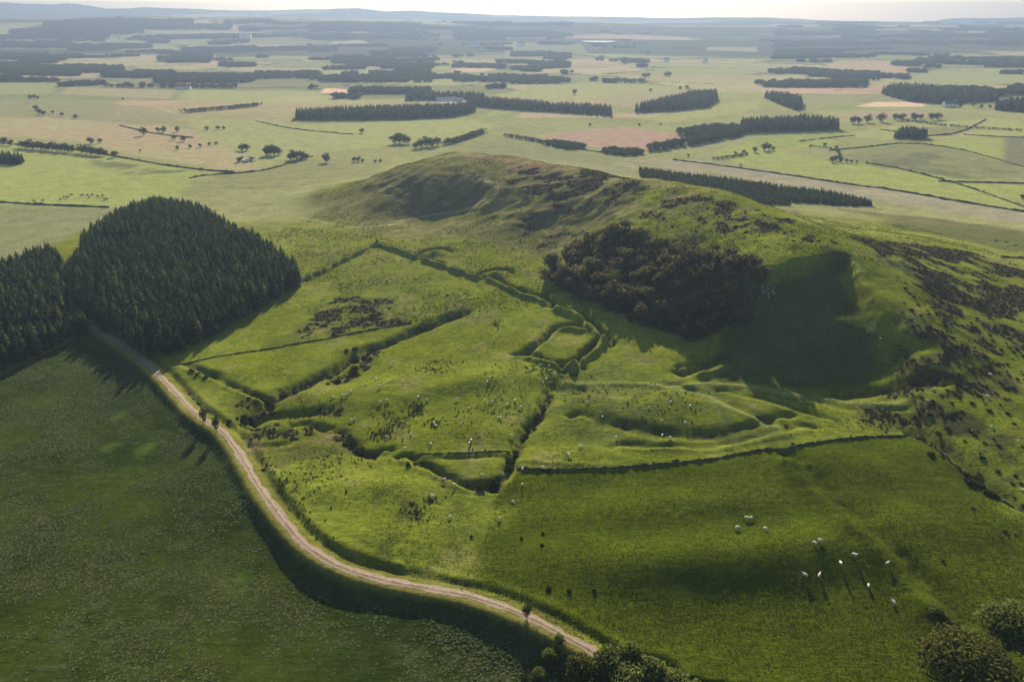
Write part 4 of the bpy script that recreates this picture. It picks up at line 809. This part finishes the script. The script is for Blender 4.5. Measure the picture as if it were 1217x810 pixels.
for pts, h, w, lab in [([(531,172),(545,168),(560,163),(574,158)], 6, 6, 'slanting hedge of small trees beyond the summit'), ([(600,162),(620,165),(645,170)], 4, 5, 'hedge on the left edge of the ploughed field'), ([(220,134),(255,131),(280,129),(305,126)], 6, 14, 'long narrow belt of brownish trees on the left plain'), ([(848,190),(870,187),(888,184)], 3, 3, 'low hedge left of the bright green field'), ([(1072,143),(1130,151),(1217,156)], 3, 8, 'dark hedge bank in the right fields'), ([(966,174),(995,178),(1000,190)], 2, 3, 'ditch hedge above the rough right field')]:
    q = smooth_line(P(*pts), 2.6, 1); q = q[:, None, :] + rng.uniform(-.5, .5, (len(q), 3, 2)) * w; q = q.reshape(-1, 2); A = Acc(); r_ = random.Random(len(lab))
    for a, b in q: leaf_quads(A, (a, b, zat(a, b) + h * .45), h * r_.uniform(.4, .55), 9, h * .2, r_)
    me = A.mesh('hedge', M_LEAF_F); o = bpy.data.objects.new('hedge', me); COL.objects.link(o); tag(o, lab, 'hedge', None, 'thing')

# ------------------------------------------------------------------ near trees and shrubs
def px_plant(name, pair, px, py, s, label, cat, group=None, parts=('trunk', 'crown'), sink=0.0):
    x, y, _ = pt(px, py); return plant(name, pair, x, y, s, label, cat, group, None, parts, sink)
px_plant('broadleaf_tree', BIGT[0], 1140, 822, (17.5, 17.5, 13), 'big round olive green tree at the bottom right, nearest the camera', 'tree')
px_plant('broadleaf_tree', BIGT[1], 1195, 778, (14, 14, 12.5), 'big dark tree just behind the olive one at the bottom right', 'tree')
px_plant('broadleaf_tree', BIGT[0], 1250, 712, (9, 9, 9), 'tree cut by the right edge of the picture', 'tree')
px_plant('broadleaf_tree', BIGT[1], 1245, 850, (12, 12, 9), 'green tree in the bottom right corner', 'tree')
px_plant('broadleaf_tree', BIGT[1], 1066, 890, (9, 9, 5), 'small tree at the bottom edge left of the big olive tree', 'tree')
px_plant('slender_tree', FART[0], 626, 737, (2.6, 2.6, 5.0), 'slender little tree leaning over the lower track', 'tree')
px_plant('slender_tree', FART[1], 243, 503, (3.0, 3.0, 6.5), 'left one of two slender trees beside the track below the gully', 'tree')
px_plant('slender_tree', FART[2], 258, 513, (3.0, 3.0, 6.5), 'right one of two slender trees beside the track below the gully', 'tree')
for px, py, w, h, k, lab in [(690,803,6.0,5.0,1,'rounded brownish shrub at the bottom end of the track'),(655,782,3.6,2.8,0,'small green shrub left of the track end'),(640,808,3.4,3,0,'low green shrub at the bottom edge left of the brownish one'),(722,792,6.5,5.2,0,'bushy green shrub right of the brownish one'),(748,786,6.0,5.0,2,'bushy green shrub over the end of the track'),(742,818,7,6,0,'dark green shrub at the bottom centre'),(775,806,6,4.6,2,'green shrub in the middle of the bottom hedge'),(800,822,6.5,5,0,'green shrub towards the right of the bottom hedge'),(827,829,5,3.6,2,'small bright shrub near the right end of the bottom hedge'),(852,838,4,2.6,0,'last low shrub at the right end of the bottom hedge'),(664,765,2.6,1.8,2,'low bush beside the lower track'),(712,838,7,5,1,'olive shrub at the very bottom centre'),
   (1112,729,3.4,1.8,0,'left part of the short hedge above the big trees'),(1122,737,3.0,1.5,2,'middle part of the short hedge above the big trees'),(1131,744,2.4,1.2,0,'right part of the short hedge above the big trees')]:
    px_plant('shrub', SHRUB[k], px, py, (w, w, h * 1.9), lab, 'shrub', None, ('stems', 'foliage'), .2)
# scrub that fills the ditches and the gully
def bushes(pts, n, spread, s0, s1, label, group, cat='bush', name='gorse_bush', hk=.9):
    q = smooth_line(P(*pts), 1.0, 1)
    for i in range(n):
        a = q[random.randrange(len(q))]; x, y = a[0] + random.gauss(0, spread), a[1] + random.gauss(0, spread)
        if abs(y - 350) < 280 and float(bilin(dT, NX0, NY0, NS, np.array([x]), np.array([y]))[0]) < 3.2: continue
        s = random.uniform(s0, s1); plant(name, BUSH[random.randrange(4)], x, y, (s, s, s * hk), label, cat, group, None, ('stems', 'foliage'), .05 * s)
bushes([(570,581),(592,569),(606,549),(614,531)], 16, .7, 1.8, 3.4, 'dark bush in the ditch between the V bank and the long wall', 'bushes along the central ditch')
bushes([(622,520),(634,502),(655,468)], 12, .6, 1.2, 2.4, 'dark bush in the upper part of the central ditch', 'bushes in the upper central ditch')
bushes([(485,552),(526,570),(560,581)], 10, .6, 1.0, 2.0, 'low dark bush in the V shaped ditch', 'bushes in the V ditch')
bushes([(405,520),(428,536),(436,541),(455,536)], 16, 1.4, 1.2, 3.0, 'dark bush in the thicket left of the V shaped ditch', 'bushes of the pasture thicket')
bushes([(400,452),(425,420),(445,412)], 18, 2.6, 1.2, 3.2, 'dark bush where the gully widens', 'bushes of the gully head')
bushes([(272,498),(300,500),(320,480),(345,466)], 26, 2.0, 1.0, 2.8, 'bush in the scrub where the gully meets the track', 'scrub by the track')
bushes([(222,440),(263,458),(305,478)], 14, .7, .9, 1.8, 'low bush in the short ditch near the plantation', 'bushes of the plantation ditch')
bushes([(450,412),(500,392),(548,371)], 14, .9, .8, 1.8, 'low bush in the upper gully', 'bushes of the upper gully')
bushes([(624,420),(642,404),(662,387)], 10, .6, .8, 1.5, 'low scrub bush in the fort ditch', 'bushes of the fort ditch')
bushes([(1092,520),(1149,567),(1217,611)], 20, 1.5, 1.2, 3.0, 'dark bush in the band beside the right pasture wall', 'bushes beside the right wall')
bushes([(630,559),(740,557),(860,545),(1000,522)], 22, .5, .7, 1.6, 'small bush growing against the long pasture wall', 'bushes along the long wall')
bushes([(222,474),(244,492),(262,500),(300,548),(330,600)], 14, .7, .6, 1.5, 'low bush on the bank above the track', 'bushes on the track bank')
SLOPE = P((1075,322),(1217,405),(1262,560),(1217,602),(1140,545),(1090,500),(1060,430))
x, y = fill(SLOPE, 4.6, .5, 10); mk = fbm(x, y, 16, 23, 3) > -.05; x, y = x[mk], y[mk]
sel = rng.permutation(len(x))[:240]
for i in sel: s = random.uniform(.9, 2.3); plant('gorse_bush', BUSH[random.randrange(4)], x[i], y[i], (s, s, s * .7), 'dark gorse bush dotted over the slope right of the scarp', 'bush', 'gorse on the right slope', None, ('stems', 'foliage'), .08)
TOPP = P((770,232),(850,234),(940,264),(1000,282),(980,294),(900,298),(800,272),(760,255)); x, y = fill(TOPP, 8, .5, 0)
for i in rng.permutation(len(x))[:70]: s = random.uniform(.7, 1.7); plant('gorse_bush', BUSH[random.randrange(4)], x[i], y[i], (s, s, s * .7), 'small dark bush dotted over the hill top above the wood', 'bush', 'bushes on the hill top', None, ('stems', 'foliage'), .08)
for px, py in [(645,634),(620,640),(644,650),(560,640),(490,600),(495,612),(412,586),(652,700),(676,703),(706,703),(1195,632),(1206,636),(1120,668),(1156,605)]:
    s = random.uniform(.8, 1.5); px_plant('rush_clump', BUSH[random.randrange(4)], px, py, (s, s, s * .8), 'small dark rush clump alone in the lower pastures', 'bush', 'lone rush clumps', ('stems', 'foliage'))

# ------------------------------------------------------------------ ground cover tufts
def proto(name, me, px, py, s, label, cat):
    x, y, z = pt(px, py); o = bpy.data.objects.new(name, me); COL.objects.link(o); o.location = (x, y, z); o.scale = (s, s, s); return tag(o, label, cat, None, 'stuff')
rush_p = [proto('rush_tuft', tuft_mesh('rush_tuft', M_RUSH, k, 16, 1.0, .05, .45), 518 + 4 * k, 441, .8, 'dark rush tuft among the rushes of the upper pasture', 'rushes') for k in range(2)]
past_p = [proto('grass_tuft', tuft_mesh('pasture_tuft', M_GRASS2, 15 + k, 10, .7, .10, .8), 930 + 9 * k, 650, .45, 'short dark grass tuft in the lower right pasture', 'grass') for k in range(2)]
grass_p = [proto('grass_tuft', tuft_mesh('grass_tuft', M_GRASS, 5 + k, 10, .7, .10, .8), 560 + 9 * k, 470, .45, 'short grass tuft below the fort', 'grass') for k in range(2)]
crop_p = [proto('crop_plant', leafy_mesh('crop_plant', M_CROP, 9 + k), 250 + 8 * k, 740, .6, 'pale leafy plant in the left field', 'crop') for k in range(3)]
heath_p = [proto('heather_clump', bush_meshes(99 + k, M_HEATHER, 4, 12, .16)[1], 1150 + 5 * k, 345, 1.2, 'low heather clump on the right flank', 'heather') for k in range(2)]
def in_view(x, y, z): return (abs(x) < y * .92 + 10)
def spray(name, x, y, s, h, src, label, cat):
    z = H(x, y); m = in_view(x, y, z); x, y, z, s, h = x[m], y[m], z[m], s[m], h[m]; print(name, len(x))
    return scatter(name, np.column_stack([x, y, z]), np.column_stack([s, s, h]), rng.integers(0, len(src), len(x)), src, label, cat)
def unif(n, x0, x1, y0, y1): return rng.uniform(x0, x1, n), rng.uniform(y0, y1, n)
def gsample(G, x, y): return bilin(G, NX0, NY0, NS, x, y)
x, y = unif(420000, -180, 60, 96, 275); dn = gsample(CROPM, x, y) * np.clip(.22 + .75 * fbm(x, y, 10, 82, 4) + .5 * fbm(x, y, 40, 83, 2), .03, 1) * (1 - np.exp(-(np.minimum(gsample(dT, x, y), 60) / 6) ** 2)); mk = rng.random(len(x)) < dn * .5; x, y = x[mk], y[mk]
s = rng.uniform(.2, .5, len(x)); spray('crop_plants', x, y, s, s * rng.uniform(.6, 1.2, len(x)), crop_p, 'pale leafy plants speckling the dark left field', 'crop')
x, y = unif(260000, -20, 230, 96, 240); mk = (gsample(PASTM, x, y) > .5) & (rng.random(len(x)) < .5 + .4 * fbm(x, y, 9, 84, 2)); x, y = x[mk], y[mk]
s = rng.uniform(.18, .42, len(x)); spray('pasture_grass', x, y, s, s * rng.uniform(.3, .7, len(x)), past_p, 'short tufted grass of the lower right pasture', 'grass')
x, y = unif(260000, -130, 190, 120, 420); mk = (gsample(PASTM, x, y) < .4) & (gsample(CROPM, x, y) < .05) & (gsample(dT, x, y) > 2.6) & (rng.random(len(x)) < .3 + .7 * fbm(x, y, 14, 85, 3)); x, y = x[mk], y[mk]
s = rng.uniform(.18, .5, len(x)); spray('hill_grass', x, y, s, s * rng.uniform(.3, .65, len(x)), grass_p, 'rough tufted grass over the old fort and the hill foot', 'grass')
x, y = unif(160000, -150, 250, 300, 600); hz_ = H(x, y); mk = (hz_ > 5) & (rng.random(len(x)) < .22 + .5 * fbm(x, y, 16, 86, 3)); x, y = x[mk][:42000], y[mk][:42000]
s = rng.uniform(.5, 1.2, len(x)); spray('hill_tussocks', x, y, s, s * rng.uniform(.3, .6, len(x)), grass_p, 'coarse tussock grass over the upper hill', 'grass')
def ell(n, px, py, rx, ry): a = rng.normal(size=(n, 2)) * .5; q = np.array([at(px + u * rx, py + v * ry) for u, v in a]); return q[:, 0], q[:, 1]
RX, RY = [], []
for n, a in [(60, (516,441,22,10)), (26, (526,432,18,4)), (90, (470,500,26,14)), (60, (494,485,10,8)), (70, (455,515,14,6)), (40, (515,502,12,7)), (50, (410,545,50,12)), (60, (495,610,16,12)), (30, (512,596,12,4)), (40, (440,420,16,5)), (60, (400,385,30,14)), (120, (410,370,50,18)), (60, (520,350,40,10)), (50, (380,560,30,20)), (40, (600,470,50,30)), (60, (560,500,60,30)), (90, (790,480,60,22)), (60, (660,445,26,6)), (50, (340,600,40,30)), (40, (700,470,30,14)), (60, (1050,500,40,14)), (60, (360,490,40,10)), (40, (620,440,30,6)), (40, (590,385,8,6)), (30, (340,575,20,12))]:
    p_, q_ = ell(n, *a); RX.append(p_); RY.append(q_)
for pts in ([(437,521),(455,510),(475,498),(500,482)], [(436,524),(470,503),(498,486)], [(310,545),(350,600),(390,650)]):
    q = smooth_line(P(*pts), .55, 1); RX.append(q[:, 0] + rng.normal(size=len(q)) * 1.3); RY.append(q[:, 1] + rng.normal(size=len(q)) * 1.3)
x, y = np.concatenate(RX), np.concatenate(RY); mk = gsample(dT, x, y) > 3.2; x, y = x[mk], y[mk]; s = rng.uniform(.5, 1.3, len(x)); spray('rushes', x, y, s * 1.25, s * rng.uniform(.22, .42, len(x)), rush_p, 'dark tufts of rushes scattered over the middle pastures', 'rushes')
HB = (C[..., 0] * 1.15 > C[..., 1]) & (C[..., 0] < .062); HB = HB.astype(float)
x, y = unif(150000, -110, 300, 210, 520); mk = (gsample(HB, x, y) > .6) & (rng.random(len(x)) < .6); x, y = x[mk][:60000], y[mk][:60000]
s = rng.uniform(.8, 1.7, len(x)); spray('heather', x, y, s, s * rng.uniform(.35, .6, len(x)), heath_p, 'low brown heather over the hill tops and the right flank', 'heather')

# ------------------------------------------------------------------ animals
def animal_mesh(name, mats, head_down, k=1.0, lying=False, cow=False):
    me = bpy.data.meshes.new(name); lz = .30 if not lying else .06; bz = lz + .36
    hx, hz = (.78, lz + .02) if head_down else (.80, bz + .34)
    V = [(-.42, 0, bz + .02), (-.15, 0, bz + .03), (.18, 0, bz + .01), (.40, 0, bz + .05), (.58, 0, bz + (.0 if head_down else .20)), (hx - .06, 0, hz + .12), (hx + .10, 0, hz)]
    Rr = [.20, .255, .25, .20, .12, .085, .05]; E = [(i, i + 1) for i in range(6)]
    for bx0, root in ((-.38, 0), (.32, 3)):
        for sy in (-1, 1):
            n = len(V); V += [(bx0, .13 * sy, bz - .16), (bx0 + (.03 if root else -.05), .13 * sy, lz * .55), (bx0 + .01, .13 * sy, .0)]; Rr += [.075, .04, .032]; E += [(root, n), (n, n + 1), (n + 1, n + 2)]
    n = len(V); V += [(-.60, 0, bz + .02), (-.64, 0, bz - .22)]; Rr += [.04, .025]; E += [(0, n), (n, n + 1)]
    for sy in (-1, 1): n = len(V); V += [(hx - .10, .11 * sy, hz + .17)]; Rr += [.022]; E += [(5, n)]
    me.from_pydata(V, E, []); o = bpy.data.objects.new(name, me); COL.objects.link(o); o.modifiers.new('skin', 'SKIN'); sb = o.modifiers.new('sub', 'SUBSURF'); sb.levels = 1
    for d, r in zip(me.skin_vertices[0].data, Rr): d.radius = (r, r)
    me.skin_vertices[0].data[0].use_root = True
    dg = bpy.context.evaluated_depsgraph_get(); m2 = bpy.data.meshes.new_from_object(o.evaluated_get(dg)); bpy.data.objects.remove(o); m2.name = name
    m2.materials.clear()
    for m in mats: m2.materials.append(m)
    for p in m2.polygons:
        p.use_smooth = True
        if len(mats) > 1 and (p.center.x > .62 or p.center.z < lz * .75): p.material_index = 1
    return m2
SHEEP = [animal_mesh('sheep_grazing', [M_WOOL, M_FACE], True), animal_mesh('sheep_standing', [M_WOOL, M_FACE], False), animal_mesh('sheep_lying', [M_WOOL, M_FACE], False, 1, True)]
COWM = animal_mesh('cow', [M_COW], True, 1, False, True)
def animal(name, me, px, py, s, label, cat, group):
    x, y, z = pt(px, py); o = bpy.data.objects.new(name, me); COL.objects.link(o); o.location = (x, y, z); o.rotation_euler = (0, 0, random.uniform(0, 6.28)); o.scale = (s, s, s); return tag(o, label, cat, group)
FLOCKS = [
 ('white sheep in the lower right pasture, %s', 'sheep in the lower pasture', 1.15, [(887,619),(892,618.5),(876,629),(909,631),(967.5,649),(974,646),(1015,662),(998,675),(956,686.5),(973,688),(1031.6,699),(1053.6,674),(1061,720)]),
 ('white sheep on the knoll beside the gully', 'sheep on the knoll', 1.0, [(465,435),(438,435),(395,473),(407,471),(411,471),(413,466),(417.5,466),(435.5,458),(447,452),(451.6,461),(451.6,479),(460,478),(418,501),(422,500)]),
 ('white sheep among the rushes above the V ditch', 'sheep among the rushes', 1.0, [(497,474),(508,476),(460,521),(481,535),(516,505),(518,508),(512,530)]),
 ('white sheep between the fort and the low wall', 'sheep below the fort', 1.0, [(543,476),(557,487),(579,456),(582,450),(576,477),(584,479),(619,485),(612,478),(603,482),(592,498),(595,499),(558,529),(560,526),(608,519),(548,505)]),
 ('white sheep close to the square fort bank', 'sheep by the fort bank', 1.0, [(631,440),(645,455),(649,453),(658,446),(642,435),(615,431),(652.6,436.6)]),
 ('white sheep near the V ditch and long wall end', 'sheep by the ditch', 1.0, [(675,541),(677,543),(621,559.5),(645,557.5),(572.6,567),(528,573),(540,578.5),(621,578),(610,598),(514,592),(535,616),(594,617)]),
 ('white sheep on the hollows right of the fort', 'sheep on the hollows', 1.0, [(797,478),(820,484),(771,485.5),(786,502),(814,504),(787,519),(796,522),(732,522),(716,497),(698,479),(690,533)]),
 ('white sheep among the gorse on the right slope', 'sheep on the right slope', 1.0, [(1173,473),(1153,514),(1178,510),(1210,526),(1214,585),(1102,478),(1176,447),(1064,447)]),
]
for lab, grp, s, lst in FLOCKS:
    srt = sorted(lst)
    for i, (px, py) in enumerate(srt):
        animal('sheep', SHEEP[random.choices([0, 1, 2], [6, 3, 1])[0]], px, py, .92 * s * random.uniform(.85, 1.15), (lab % nth(i, len(srt))[2:]) if '%s' in lab else lab, 'sheep', grp)
cows = [(76,235),(80,236),(85,233),(98,233),(104,233.5),(110,233),(116,235),(122,234),(127,238),(124,238),(51,240),(41,240),(72,238),(106,236)]
for i, (px, py) in enumerate(cows): animal('cow', COWM, px, py, 1.9, 'dark cow in the pale field behind the plantation', 'cow', 'cattle behind the plantation')

# ------------------------------------------------------------------ rocks, buildings, roof glint
def rock_mesh(seed):
    bm = bmesh.new(); bmesh.ops.create_icosphere(bm, subdivisions=1, radius=1); r_ = random.Random(seed)
    for v in bm.verts: v.co = Vector((v.co.x * 1.2, v.co.y, v.co.z * .7)) * r_.uniform(.7, 1.2)
    me = bpy.data.meshes.new('rock'); bm.to_mesh(me); bm.free(); me.materials.append(M_PALE); return me
ROCK = [rock_mesh(k) for k in range(4)]
x0, y0, z0 = pt(908, 348); oc = empty('rock_outcrop', (x0, y0, z0)); tag(oc, 'pale grey rock outcrop at the right tip of the hillside wood', 'rocks')
for i in range(22):
    u, v = random.gauss(0, 2.4), random.gauss(0, .9); u += -.6 * v; s = random.uniform(.2, .6); o = bpy.data.objects.new('rock', ROCK[i % 4]); COL.objects.link(o); o.parent = oc; o.location = (u, v, zat(x0 + u, y0 + v) - z0 + .1 * s); o.rotation_euler = (random.random(), random.random(), random.random() * 6); o.scale = (s, s, s)
for bi_, (px, py) in enumerate(sorted([(932,322),(930,318),(942,330),(1012,345),(1017,407),(1044,412),(1058,434),(1054,421),(985,368),(1030,395),(1046,405)])):
    x, y, z = pt(px, py); s = random.uniform(.2, .4); o = bpy.data.objects.new('boulder', ROCK[random.randrange(4)]); COL.objects.link(o); o.location = (x, y, z + .1); o.scale = (s, s, s); o.rotation_euler = (0, 0, random.random() * 6); tag(o, 'small pale boulder on the shaded scarp' + nth(bi_, 11), 'boulder', 'boulders on the scarp')
def boxv(a, x0, x1, y0, y1, z0, z1): a.add([(x0, y0, z0), (x1, y0, z0), (x1, y1, z0), (x0, y1, z0), (x0, y0, z1), (x1, y0, z1), (x1, y1, z1), (x0, y1, z1)], [(0, 3, 2, 1), (4, 5, 6, 7), (0, 1, 5, 4), (1, 2, 6, 5), (2, 3, 7, 6), (3, 0, 4, 7)])
def house(px, py, L, W, hgt, rz, label, cat='house', wall=M_WHITE, roof=M_SLATE, wins=3):
    x, y = at(px, py); e = empty(cat.replace(' ', '_'), (x, y, zat(x, y) - .3), rz); tag(e, label, cat); l, w = L / 2, W / 2; rh = W * .42
    a = Acc(); a.add([(-l, -w, 0), (l, -w, 0), (l, w, 0), (-l, w, 0), (-l, -w, hgt), (l, -w, hgt), (l, w, hgt), (-l, w, hgt), (-l, 0, hgt + rh), (l, 0, hgt + rh)], [(0, 1, 5, 4), (2, 3, 7, 6), (1, 2, 6, 9, 5), (3, 0, 4, 8, 7)]); o = bpy.data.objects.new('wall', a.mesh('wall', wall)); COL.objects.link(o); o.parent = e
    a = Acc(); t = .35; q = .5
    for s in (-1, 1): a.add([(-l - q, s * (w + q), hgt - q * .8), (l + q, s * (w + q), hgt - q * .8), (l + q, 0, hgt + rh + .05), (-l - q, 0, hgt + rh + .05), (-l - q, s * (w + q), hgt - q * .8 + t), (l + q, s * (w + q), hgt - q * .8 + t), (l + q, 0, hgt + rh + t), (-l - q, 0, hgt + rh + t)], [(4, 5, 6, 7), (0, 1, 2, 3), (0, 1, 5, 4), (1, 2, 6, 5), (3, 0, 4, 7)])
    rf = bpy.data.objects.new('roof', a.mesh('roof', roof)); COL.objects.link(rf); rf.parent = e
    if cat == 'house':
        a = Acc(); boxv(a, l - 1.6, l - .6, -.5, .5, hgt + rh - .6, hgt + rh + 1.4); c = bpy.data.objects.new('chimney', a.mesh('chimney', wall)); COL.objects.link(c); c.parent = rf
    a = Acc(); boxv(a, -.45, .45, -.04, .04, -.6, .6); wm = a.mesh('window', M_DARKWIN)
    for k in range(wins):
        o = bpy.data.objects.new('window', wm); COL.objects.link(o); o.parent = e; o.location = (-l + (k + .5) * L / wins, -w - .02, hgt * .55)
for a in [(218,106,26,9,5,.2,'red roofed farmhouse on the far left plain','house',M_WHITE,M_TILE,4),(224,104,12,8,5,1.3,'small white gabled cottage beside the red roofed farmhouse','house',M_WHITE,M_TILE,2),
          (524,120.5,13,7,3.4,.1,'pale roofed barn at the left of the far farmyard','barn',M_WHITE,M_SHEET,3),(536,120,17,7,3.4,-.1,'long pale roofed barn in the middle of the far farmyard','barn',M_WHITE,M_SHEET,3),(546,120.5,11,6,3.2,.3,'small pale roofed barn at the right of the far farmyard','barn',M_WHITE,M_SHEET,2),
          (563,56,46,24,12,.1,'white farm building in the hazy distance left of the bright lake','house',M_WHITE,M_SHEET,4),(619,54.5,30,18,10,.3,'small white farmhouse near the bright lake','house',M_WHITE,M_SLATE,3),(708,58,36,18,8,.0,'red roofed building below the bright lake','house',M_WHITE,M_TILE,4),
          (792,73.5,16,10,7,.3,'tiny white house right of centre in the distance','house',M_WHITE,M_SLATE,2),(838,75,16,10,7,.9,'tiny white house at the wood edge right of centre in the distance','house',M_WHITE,M_SLATE,2),(292,46,50,26,12,.2,'white building in the wooded distance at left','house',M_WHITE,M_SHEET,4),(1128,127,18,9,5,.1,'low white cottage in the farthest right green field','house',M_WHITE,M_SLATE,3)]: house(*a)
x0, y0 = at(296, 192); sf = empty('sheepfold', (x0, y0, zat(x0, y0))); tag(sf, 'small roofless stone sheepfold among bushes on the left plain', 'sheepfold'); sm = simple_mat('pen_stone', (.30, .29, .27), .2, 1)
for (u0, u1, v0, v1) in ((-5, 5, 3.6, 4.4), (-5, -4.2, -4, 3.5), (4.2, 5, -4, 3.5), (-4.1, 1, -4.4, -3.6)):
    a = Acc(); boxv(a, u0, u1, v0, v1, -.3, 1.8); o = bpy.data.objects.new('wall', a.mesh('wall', sm)); COL.objects.link(o); o.parent = sf
for px, py, h in [(284,192.5,5),(287,191,5),(301,191,4),(298,190,3.5)]:
    x, y = at(px, py); plant('field_tree', FART[1], x, y, (h * 1.2, h * 1.2, h), 'small bush tree beside the sheepfold', 'tree', 'bushes round the sheepfold')
a, b = at(691, 52), at(739, 52); zl = zat((a[0] + b[0]) / 2, a[1] + 120) + 2.5; n = 40; A = Acc(); cxl, cyl = (a[0] + b[0]) / 2, a[1] + 190
A.add([(cxl + (b[0] - a[0]) / 2 * math.cos(t) * (1 + .12 * math.sin(5 * t)), cyl + 200 * math.sin(t) * (1 + .1 * math.sin(3 * t)), zl) for t in np.linspace(0, 6.283, n + 1)[:-1]], [tuple(range(n))])
m, nt, bq = nmat('glint_water'); bq.inputs['Base Color'].default_value = (.03, .04, .05, 1); bq.inputs['Roughness'].default_value = .12
wn_ = noise(nt, nt.nodes.new('ShaderNodeNewGeometry').outputs['Position'], .2, 3); bp = nt.nodes.new('ShaderNodeBump'); bp.inputs['Strength'].default_value = .05; nt.links.new(wn_, bp.inputs['Height']); nt.links.new(bp.outputs[0], bq.inputs['Normal'])
lk = bpy.data.objects.new('lake', A.mesh('lake', m)); COL.objects.link(lk); tag(lk, 'bright lake standing in for sunlit roofs in the hazy distance', 'lake', None, 'structure')  # water sheet mirrors the bright sky, standing in for glinting far roofs

# ------------------------------------------------------------------ air
if HAZE:
    A = Acc(); boxv(A, -9100, 9100, -450, 10700, float(min(FZ.min(), Z.min())) - 1.5, float(FZ.max()) + 15)
    m = bpy.data.materials.new('haze_air'); m.use_nodes = True; nt = m.node_tree; nt.nodes.clear(); out = nt.nodes.new('ShaderNodeOutputMaterial'); pv = nt.nodes.new('ShaderNodeVolumePrincipled')
    pv.inputs['Color'].default_value = (.135, .182, .285, 1); pv.inputs['Density'].default_value = .00018; pv.inputs['Anisotropy'].default_value = .4; nt.links.new(pv.outputs[0], out.inputs['Volume'])
    m.cycles.homogeneous_volume = True; pv.inputs['Density Attribute'].default_value = ''
    hz = bpy.data.objects.new('haze', A.mesh('haze', m)); COL.objects.link(hz); tag(hz, 'pale bluish haze over the distant country', 'haze', None, 'stuff')
